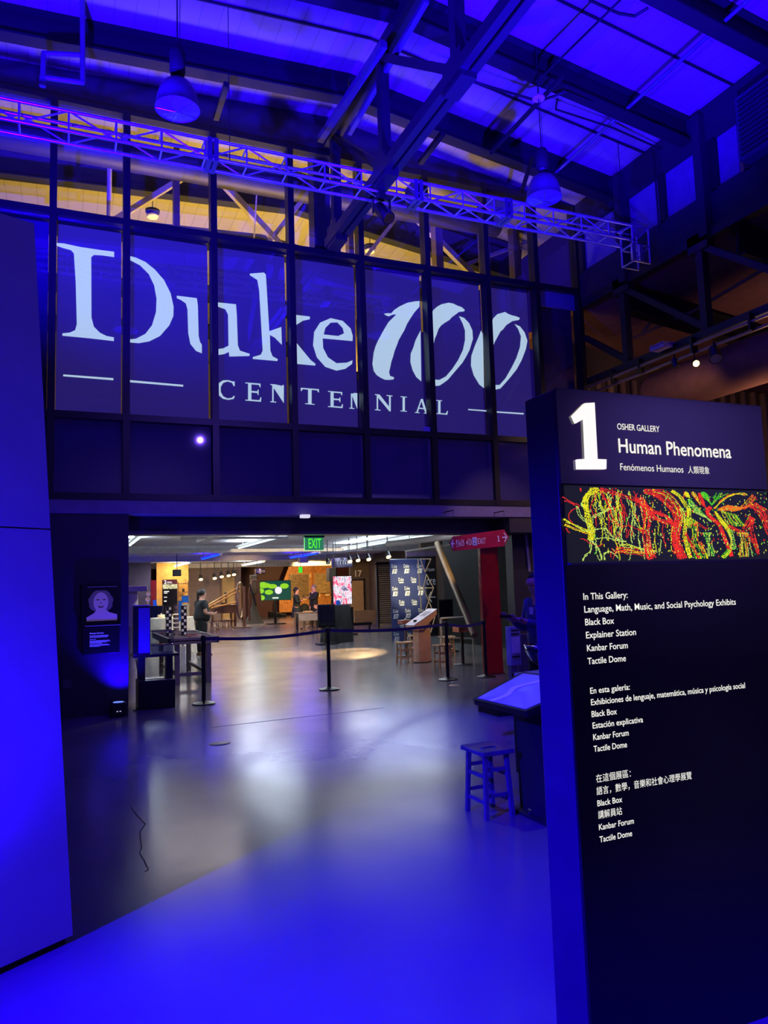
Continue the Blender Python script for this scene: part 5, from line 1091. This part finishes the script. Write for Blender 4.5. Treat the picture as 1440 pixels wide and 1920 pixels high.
for u0, v0, u1, v1, lb in ((1035, 563, 1065, 603, 'upper'), (1245, 805, 1292, 838, 'right'), (960, 860, 1015, 888, 'lower'), (1168, 800, 1178, 850, 'middle')):
    solo('caption_card', MB().box(wp(u0, v1, 46.9), wp(u1, v0, 46.95)), mat('cream_card', (235, 200, 130), .6), 'cream caption card, %s one on the orange wall' % lb, 'caption card', 'caption cards on the orange wall')
solo('dark_rock', MB().ball(wp(990, 1000, 45.5), .35, sc=(1, 1, 1.1)), BLKC, 'dark rounded shape behind the talking woman', 'exhibit')
for k, (zx, zy, w_) in enumerate(((590, 1080, .5), (660, 1085, .5), (720, 1110, .4))):
    p = fl(420+zx/6.5455, 1157); o = thing('floor_case', ['black equipment case on the floor left under the lily screen', 'black equipment case right under the lily screen', 'small case by the orange wall foot'][k], 'case', (p.x, min(p.y, 46), 0), 0, 'equipment cases on the floor')
    obj('case_body', MB().box((-w_/2, -.2, 0), (w_/2, .2, .35-.08*k)), BLACK, o, bevel=.02); obj('case_handle', MB().box((-.06, -.22, .2), (.06, -.2, .23)), STEEL, o)
# pale desk by the couple
t = thing('pale_desk', 'pale plywood exhibit desk with raised right end by the talking couple', 'desk', tuple(at(577, 1172, 1, 28.6).xy)+(0,))
a = at(555, 1149, 1, 28.5); b = at(596, 1149, 1, 28.5); w = b.x-a.x; 
obj('desk_top', MB().box((-w/2, -.3, a.z-.04), (w/2, .4, a.z)), WOOD, t); obj('side_panel', MB().prism([(-w/2, -.3, a.z-.04), (-w/2, -.3, a.z-.32), (w/2, -.3, a.z-.32), (w/2, -.3, a.z+.2), (w*.25, -.3, a.z-.02)], (0, .03, 0)), mat('pale_desk_side', (205, 180, 160), .5), t)
for x in (-w/2, w/2-.06): obj('leg', MB().box((x, .3, 0), (x+.06, .36, a.z-.04)).box((x, -.27, 0), (x+.06, -.21, a.z-.3)), WOOD, t)
obj('book_rest', MB().box((-w*.15, -.1, a.z), (w*.2, .2, a.z+.05)), mat('cream_card'), t)
# draped high table and black monitor in the middle
p = fl(632, 1203); t = thing('draped_table', 'high round table under a pleated grey black cloth in the middle', 'table', (p.x, p.y, 0))
obj('cloth', draped(1.15, .43, 15, .16), BLKC, t); obj('base', MB().lathe([(.25, 0), (.03, .04), (.03, 1.1)], n=14, caps=True), STEEL, t)
q = at(633.5, 1128, 1, p.y-.1); solo('blue_card', MB().box((q.x-.06, q.y, 1.15), (q.x+.07, q.y+.02, 1.30)), mat('blue_card', (30, 80, 190), .4, emit=(10, 40, 120), power=.6), 'small blue card standing on the draped high table', 'card')
p2 = fl(608, 1207); a, b = at(597, 1134, 1, p2.y-.3), at(629, 1176, 1, p2.y-.3)
t = thing('monitor_stand', 'dark unlit monitor stand in front of the draped table', 'monitor', ((a.x+b.x)/2, p2.y-.3, 0)); w = b.x-a.x
obj('casing', MB().box((-w/2, 0, b.z), (w/2, .12, a.z)), mat('black_glass_casing', (12, 12, 26), .2), t, bevel=.012); obj('screen', MB().box((-w/2+.05, -.004, b.z+.12), (w/2-.05, .0, a.z-.05)), mat('dark_screen_glass', (10, 10, 30), .1), t)
obj('lip', MB().box((-w/2+.06, -.02, b.z+.1), (w/2-.06, 0, b.z+.115)), CHROME, t); obj('stand_post', MB().box((-.08, .03, 0), (.08, .1, b.z)), BLACK, t); obj('stand_foot', MB().box((-.3, -.2, 0), (.3, .3, .04)), BLACK, t)
p = at(672, 1178, 1, 27.5); solo('low_black_bench', MB().box((p.x-.5, 27.3, .22), (p.x+.5, 27.7, .32)).box((p.x-.45, 27.35, 0), (p.x-.38, 27.42, .22)).box((p.x+.38, 27.35, 0), (p.x+.45, 27.42, .22)), BLACK, 'low black bench right of the draped table', 'bench')
p = at(655, 1155, 1, 27); solo('equipment_cart', MB().box((p.x-.18, 27, 0), (p.x+.18, 27.3, .95)), BLACK, 'black equipment cart under the pink blossom screen', 'cart', bevel=.02)

# ------------------------------------------------------------------ logo backdrop and store panel
a = at(731, 1051, 1, 21.5); b = at(797.5, 1049, 1, 21.5)
t = thing('logo_backdrop', 'navy photo backdrop repeating the white Duke 100 logo', 'backdrop', (a.x, 21.5, 0)); W, Hh = b.x-a.x, 2.52
obj('cloth_panel', MB().box((0, 0, .0), (W, .03, Hh)), mat('navy_backdrop_cloth', (26, 36, 88), .6, var=.05), t)
obj('top_tube', MB().tube((0, .02, Hh), (W, .02, Hh), .02), ALU, t)
WB = mat('white_logo_ink', (225, 225, 220), .6)
def logo(x, z, s, kind):
    m = MB(); m.text('Duke', (x, -.004, z), (1, 0, 0), (0, 0, 1), .18*s, .11*s, .0, 'C')
    if kind: 
        for k, dx in enumerate((-.055, .0, .055)): m.text('100'[k], (x+dx*s-.01, -.004, z-.18*s), (1, 0, 0), (.22, 0, 1), (.035 if k == 0 else .06)*s, .15*s, .01, 'C')
    else: m.box((x-.075*s, -.005, z-.035*s), (x+.085*s, -.004, z-.022*s)).box((x-.07*s, -.005, z-.06*s), (x+.08*s, -.004, z-.045*s))
    obj('logo_print', m, WB, t)
for r in range(4):
    z = Hh-.26-r*.70
    for c in range(3): logo([.14, .56, 1.02][c], z-.0*c, 1.0, True)
    if r < 3:
        for c in range(2): logo([.36, .80][c], z-.42, 1.0, False)
a, b = at(762, 1034, 1, 22.6), at(819, 1034, 1, 22.6)
t = thing('store_panel', 'black panel with white store lettering and arrow behind the backdrop', 'sign', (a.x, 22.6, 0)); W = b.x-a.x
obj('board', MB().box((0, 0, 0), (W-.05, .1, a.z)), mat('black_store_board', (20, 17, 20), .4), t); obj('top_fascia', MB().box((0, -.01, a.z-.17), (W-.03, .0, a.z)), mat('mauve_fascia', (78, 64, 92), .5), t)
obj('edge_trim', MB().box((W-.05, 0, 0), (W, .1, a.z)), WOODD, t)
def stx(u, v): 
    p = at(u, v, 1, 22.58); return Vector((p.x-a.x, -.012, p.z))
o1, o2 = stx(789.5, 1071.5), stx(815, 1071); obj('store_text', MB().text('atorium', o1, (1, 0, 0), (0, 0, 1), (o2-o1).x, .125, .0), WL, t)
o1, o2 = stx(790.5, 1097), stx(817, 1097); obj('store_text', MB().text('Store', o1, (1, 0, 0), (0, 0, 1), (o2-o1).x, .29, .0), WL, t)
o1, o2 = stx(804, 1119.5), stx(817, 1119.5); obj('arrow', MB().bar(o1, o2, .01, .035).bar(o1, o1+Vector((.1, 0, .17)), .01, .035).bar(o1, o1+Vector((.1, 0, -.17)), .01, .035), WL, t)
# hanging lattice of thin wooden rods
def lp(zx, zy): return at(600+zx/6.2609, 1010+zy/6.2609, 1, 18.0)
t = thing('rod_sculpture', 'hanging zigzag sculpture of thin wooden rods before the store panel', 'sculpture', tuple(lp(1240, 240)))
ROD = mat('pale_rod', (235, 210, 165), .5)
ez = lambda p, d: p+Vector((0, d, 0))
for (x0_, y0_), (x1_, y1_), d0, d1 in (((1178,238),(1302,238),0,0),((1178,238),(1252,392),0,.1),((1302,238),(1252,392),0,.1),((1270,420),(1212,578),.1,0),((1270,420),(1333,578),.1,0),((1212,578),(1333,578),0,0),((1212,578),(1302,745),0,.1),((1333,578),(1255,850),0,.1),((1300,740),(1350,915),.1,0),((1350,915),(1300,1100),0,0),((1178,238),(1220,860),.15,.15),((1310,920),(1350,915),0,0)):
    obj('rod', MB().tube(ez(lp(x0_, y0_), d0), ez(lp(x1_, y1_), d1), .014, n=6), ROD, t, True)
obj('hanging_thread', MB().tube(lp(1240, 238), (lp(1240, 238).x, 18, 3.33), .003, n=4), STEEL, t, True)
# lectern
p = (7.42, 15.3, 0); t = thing('lectern', 'plywood lectern with slanted white text board among the stools', 'lectern', p)
PLY = mat('pinkish_plywood', (196, 150, 122), .45)
obj('column', MB().box((-.17, -.16, 0), (.12, .16, .86)), PLY, t, bevel=.005)
hd = [(-.31, .80), (-.31, .72), (-.08, .72), (.26, 1.03), (.26, 1.14)]
obj('head_box', MB().prism([(x, -.22, z) for x, z in hd], (0, .44, 0)), PLY, t, bevel=.004)
obj('text_board', MB().prism([(-.32, -.23, .81), (.27, -.23, 1.15), (.27, -.23, 1.16), (-.32, -.23, .82)], (0, .46, 0)), mat('white_text_board', (200, 205, 225), .3), t)
obj('eyepiece', MB().tube((-.2, -.05, .89), (-.2, -.05, .93), .04), BLACK, t); m = MB()
for k in range(6): m.box((.0+k*.03, -.15, 1.005+k*.0173), (.012+k*.03, .12, 1.012+k*.0173))
obj('printed_lines', m, STEEL, t); obj('cable', MB().path([(.1, -.2, .01), (-.1, -.35, .01), (-.35, -.2, .01)], .01), BLACK, t)
for (px_, py_), (bx, by), col, lb in (((761, 1166), (762, 1230), (120, 70, 56), 'small reddish box table on a thin post before the backdrop'), ((865, 1180), (868, 1246), (190, 110, 70), 'small orange topped box on a thin post right of the stools')):
    g = fl(bx, by); p = at(px_, py_, 1, g.y); t = thing('pedestal_box', lb, 'exhibit stand', (g.x, g.y, 0), 0, 'small box exhibits on posts')
    obj('box', MB().box((-.14, -.14, p.z-.05), (.14, .14, p.z+.05)), mat('box_%d' % px_, col, .4), t, bevel=.004); obj('post', MB().box((-.025, -.025, .02), (.025, .025, p.z-.05)), mat('brown_post', (60, 44, 44), .4), t)
    obj('foot', MB().lathe([(.2, 0), (.2, .012), (.02, .02)], n=24), STEEL, t); obj('button', MB().ball((0, 0, p.z+.06), .025), CHROME, t)
a, b = at(822, 1124, 1, 17), at(850.5, 1160, 1, 17)
t = thing('monitor_stand', 'black unlit monitor on a stand right of the rod sculpture', 'monitor', ((a.x+b.x)/2, 17, 0)); w = b.x-a.x
obj('bezel', MB().box((-w/2, 0, b.z), (w/2, .05, a.z)), BLACK, t, bevel=.006); obj('screen', MB().box((-w/2+.03, -.004, b.z+.03), (w/2-.03, 0, a.z-.03)), mat('dark_screen_glass'), t)
obj('post', MB().box((-.04, .05, 0), (.04, .1, b.z+.2)), BLACK, t); obj('foot', MB().box((-.25, -.15, 0), (.25, .2, .03)), BLACK, t)
RL = mat('grey_rail_paint', (150, 146, 140), .4)
a, b, c = at(845, 1158, 1, 15.9), at(878, 1164, 1, 15.9), fl(884, 1218); zr_ = .86
t = thing('tube_railing', 'grey bent tube railing behind the rightmost barrier posts', 'railing', (8.9, 15.9, 0))
obj('top_rail', MB().path([(8.2, 15.9, .9), (8.95, 15.9, .9), (9.05, 15.9, .82), (9.05, 15.9, 0)], .025, 8), RL, t, True); obj('mid_rail', MB().tube((8.2, 15.9, .45), (9.05, 15.9, .38), .02, n=8), RL, t, True); obj('post', MB().tube((8.2, 15.9, 0), (8.2, 15.9, .9), .025), RL, t, True)
solo('diagonal_pipe', MB().tube((7.72, 15.0, 2.62), (7.30, 12.75, .7), .07, n=20), mat('warm_grey_brace', (120, 108, 84), .35, .3), 'thick slanting steel tube brace running down behind the red column', 'brace')
# ------------------------------------------------------------------ people
def skin_mesh(name, verts, edges, radii, mt, parent, sub=2, root=0, bone=True):
    me = bpy.data.meshes.new(name); me.from_pydata([tuple(v) for v in verts], edges, [])
    me.materials.append(mt); o = bpy.data.objects.new(name, me); C.objects.link(o); o.parent = parent
    s = o.modifiers.new('skin', 'SKIN'); s.use_smooth_shade = True
    sv = me.skin_vertices[0].data if me.skin_vertices else None
    if sv is None:
        bpy.context.view_layer.objects.active = o
    for i, r in enumerate(radii):
        sv[i].radius = (r, r) if not isinstance(r, tuple) else r
    sv[root].use_root = True
    b = o.modifiers.new('sub', 'SUBSURF'); b.levels = sub; b.render_levels = sub
    return o
def person(loc, rz, label, J, top, legs, shoe, hair_m, hair='short', skirt=False, sc=1.0, belly=0):
    t = thing('person', label, 'person', loc, rz); t.scale = (sc,)*3
    # body: pelvis, spine, neck, head in one surface, arms with hands and fingers, legs
    V, E, R = [], [], []
    def add(p, r, a=None):
        r = tuple(q*1.22 for q in r) if isinstance(r, tuple) else (r*1.22 if r > .02 else r*1.12)
        V.append(Vector(p)); R.append(r); i = len(V)-1
        if a is not None: E.append((a, i))
        return i
    hz, hy = J.get('lean', (0, 0))
    pel = add((0, 0, .95), .13); ab = add((0, .01, 1.12), .12, pel); ch = add((0, 0, 1.32), .135, ab); nk0 = add((0, -.01, 1.45), .075, ch)
    nd = J.get('nod', 0)
    nk = add((0, .0+nd*.3, 1.52), .052, nk0); jaw = add((0, .03+nd*.7, 1.585), .066, nk); hd_ = add((0, .012+nd, 1.66), (.078, .092), jaw); cr = add((0, .0+nd, 1.73), .07, hd_)
    no = add((0, .108+nd, 1.635), .013, hd_); ch2 = add((0, .085+nd*.8, 1.565), .022, jaw)
    for s in (-1, 1): add((s*.08, .0+nd, 1.63), .012, hd_)
    arms = {}
    for s, k in ((-1, 'L'), (1, 'R')):
        sh = add((s*.19, -.01, 1.42), .06, nk0); el, wr, dr = [Vector(q) for q in J['arm'+k]]
        e_ = add(el, .042, sh); w_ = add(wr, .027, e_); dr = dr.normalized(); pm = add(wr+dr*.05, (.022, .036), w_)
        sd = dr.cross(Vector(J.get('palm'+k, (0, 0, 1)))).normalized(); arms[k] = (sh, e_, w_)
        curl = Vector(J.get('palm'+k, (0, 0, 1)))
        for q in range(4):
            b0 = wr+dr*.085+sd*((q-1.5)*.02); L = [.062, .07, .066, .05][q]
            f1 = add(b0, .0095, pm); f2 = add(b0+dr*L*.55+curl*.012, .0085, f1); add(b0+dr*L*.95+curl*.04, .0075, f2)
        tb = wr+dr*.03+sd*-.036+curl*.005; f1 = add(tb, .011, pm); add(tb+dr*.035-sd*.02+curl*.02, .0095, f1)
    for s, k in ((-1, 'L'), (1, 'R')):
        hp = add((s*.095, 0, .9), .095, pel); kn, an = [Vector(q) for q in J['leg'+k]]
        k_ = add(kn, .06, hp); md = add(kn.lerp(an, .35)+Vector((0, -.015, 0)), .056, k_); a_ = add(an, .036, md); add((an.x, an.y+.13, .03), .03, a_)
    skin_mesh('body', V, E, R, SKIN, t)
    # shirt with sleeves, built over the same joints
    V, E, R = [], [], []
    b0 = add((0, 0, top.get('hem', .88)), (.17+belly, .13+belly), None); b1 = add((0, .01+belly*.4, 1.08), (.165+belly, .13+belly*1.3), b0); b2 = add((0, 0, 1.3), (.185, .135), b1); b3 = add((0, -.01, 1.43), (.12, .085), b2); add((0, -.01, 1.485), .066, b3)
    for s, k in ((-1, 'L'), (1, 'R')):
        sh = Vector((s*.185, -.01, 1.41)); el, wr, dr = [Vector(q) for q in J['arm'+k]]
        i = add(sh, .078, b3)
        if top.get('sleeve', 'long') == 'short': add(sh.lerp(el, .72), .066, i)
        else: j = add(el, .058, i); add(el.lerp(wr, .93), .04, j)
    skin_mesh(top['name'], V, E, R, top['mat'], t)
    V, E, R = [], [], []
    w0 = add((0, 0, 1.0), (.15+belly*.7, .125+belly*.7)); w1 = add((0, 0, .9), (.15, .13), w0)
    for s, k in ((-1, 'L'), (1, 'R')):
        kn, an = [Vector(q) for q in J['leg'+k]]; h_ = add((s*.09, 0, .84), .105, w1); k_ = add(kn, .078, h_); a2 = add(kn.lerp(an, .5), .07, k_); add(an+Vector((0, 0, -.02)), .062, a2)
    skin_mesh('trousers' if not skirt else 'leggings', V, E, R, legs, t)
    if skirt: obj('skirt', MB().lathe([(.15, 1.05), (.2, .85), (.23, .62), (.24, .5)], n=24), top['mat'], t)
    for s, k in ((-1, 'L'), (1, 'R')):
        an = Vector(J['leg'+k][1]); m = MB(); n = 14
        prof = [(-.09, .03, .07), (-.06, .042, .1), (0, .045, .11), (.06, .048, .075), (.12, .05, .06), (.165, .045, .045), (.19, .02, .03)]
        Vv = []
        for y, wd_, h_ in prof:
            for i in range(n):
                a = 2*PI*i/n; Vv.append((an.x+wd_*math.cos(a), an.y+y, max(0, h_/2+h_/2*math.sin(a)*1.0)))
        m.quadset(Vv, [(r_*n+i, r_*n+(i+1) % n, (r_+1)*n+(i+1) % n, (r_+1)*n+i) for r_ in range(len(prof)-1) for i in range(n)], True)
        m.quadset(Vv[:n], [tuple(range(n))]).quadset(Vv[-n:], [tuple(range(n))[::-1]]); obj('shoe', m, shoe, t)
    # hair cap
    m = MB(); H = Vector((0, -.018+nd, 1.675)); n = 20; rows_ = 9; Vv = []
    for r_ in range(rows_+1):
        th = (.02+r_/rows_*(.62 if hair == 'short' else .66))*PI
        for i in range(n):
            a = 2*PI*i/n; fr = max(0, math.sin(a)); cut = th*(1-.42*fr)
            j = 1+.03*math.sin(5*a+r_)
            Vv.append(H+Vector((.104*math.sin(cut)*math.cos(a)*j, .118*math.sin(cut)*math.sin(a)*j, .115*math.cos(cut)+.0)))
    m.quadset(Vv, [(r_*n+i, (r_+1)*n+i, (r_+1)*n+(i+1) % n, r_*n+(i+1) % n) for r_ in range(rows_) for i in range(n)], True)
    if hair == 'long': m.lathe([(.02, -.32), (.07, -.28), (.085, -.12), (.08, .02), (.03, .06)], H+Vector((0, -.045, 0)), 16, sc=(1, .55, 1))
    if hair == 'tail': m.lathe([(.012, -.3), (.028, -.2), (.032, -.06), (.02, .02)], H+Vector((0, -.11, 0)), 10)
    obj('hair', m, hair_m, t)
    f = MB()
    for s in (-1, 1): f.ball((s*.032, .083+nd, 1.665), .012, 8, 6)
    obj('eyes', f, mat('eye_dark', (40, 30, 28), .3), t)
    obj('mouth', MB().box((-.022, .092+nd*.8, 1.598), (.022, .098+nd*.8, 1.604)), mat('lip', (150, 80, 76), .5), t)
    return t
BSH = mat('black_shirt', (18, 18, 22), .8); TRS = mat('black_trousers', (16, 16, 20), .85); SHB = mat('dark_shoe_leather', (30, 24, 22), .4)
STAND = dict(legL=((-.11, .01, .5), (-.12, 0, .09)), legR=((.11, .02, .5), (.14, .05, .09)))
p = fl(378, 1229)
t = person((p.x, p.y, 0), -PI/2+.25, 'man in black shirt and trousers standing by the work table holding a phone', dict(STAND, armL=((-.26, .0, 1.14), (-.12, .26, 1.12), (.3, 1, .1)), armR=((.28, .0, 1.13), (.13, .27, 1.10), (-.3, 1, .1)), nod=.03),
       dict(name='t_shirt', mat=BSH, sleeve='short', hem=.86), TRS, mat('brown_shoe', (110, 72, 44), .5), HAIR, 'tail', sc=1.0, belly=.06)
obj('phone', MB().box((-.04, .36, 1.14), (.04, .5, 1.155)), BLACK, t)
p = fl(557, 1178); k_ = 31/p.y
t = person((p.x*k_, p.y*k_, 0), -PI/2-.35, 'woman with long hair in a dark dress talking near the orange wall', dict(STAND, armL=((-.24, .02, 1.12), (-.2, .12, .9), (0, .3, -1)), armR=((.25, .03, 1.14), (.14, .22, 1.2), (-.2, .8, .6))),
       dict(name='jacket', mat=mat('dark_green_jacket', (20, 34, 34), .8), hem=.78), TRS, SHB, HAIR, 'long', skirt=True, sc=.99)
p = fl(590, 1173); k_ = 31.6/p.y
t = person((p.x*k_, p.y*k_, 0), PI/2+.3, 'grey haired man in a dark suit holding out a microphone', dict(STAND, armL=((-.24, .14, 1.2), (-.14, .42, 1.26), (0, 1, .2)), armR=((.25, -.02, 1.12), (.22, .06, .86), (0, .2, -1))),
       dict(name='suit_jacket', mat=mat('dark_suit', (20, 18, 22), .8), hem=.74), TRS, SHB, mat('grey_hair', (120, 108, 98), .6), 'short', sc=1.04)
obj('microphone', MB().tube((-.13, .47, 1.26), (-.13, .62, 1.33), .015, n=8).ball((-.13, .63, 1.335), .03), BLACK, t)
p = at(996, 1092, 1, 7.3)
t = person((p.x+.12, 7.3, 0), PI/2+.1, 'person in a blue lit top looking down at a phone, half hidden by the sign', dict(STAND, armL=((-.24, .06, 1.12), (-.08, .34, 1.24), (.1, 1, .25)), armR=((.24, .05, 1.13), (.08, .36, 1.26), (-.1, 1, .25)), nod=.05),
       dict(name='sweater', mat=mat('light_blue_sweater', (60, 66, 110), .8), hem=.84), TRS, SHB, HAIR, 'short', sc=1.02)
obj('phone', MB().box((-.04, .42, 1.28), (.04, .56, 1.31)), BLACK, t); obj('badge', MB().box((-.03, .14, 1.3), (.03, .15, 1.38)), WHITE, t)
bpy.context.view_layer.update()
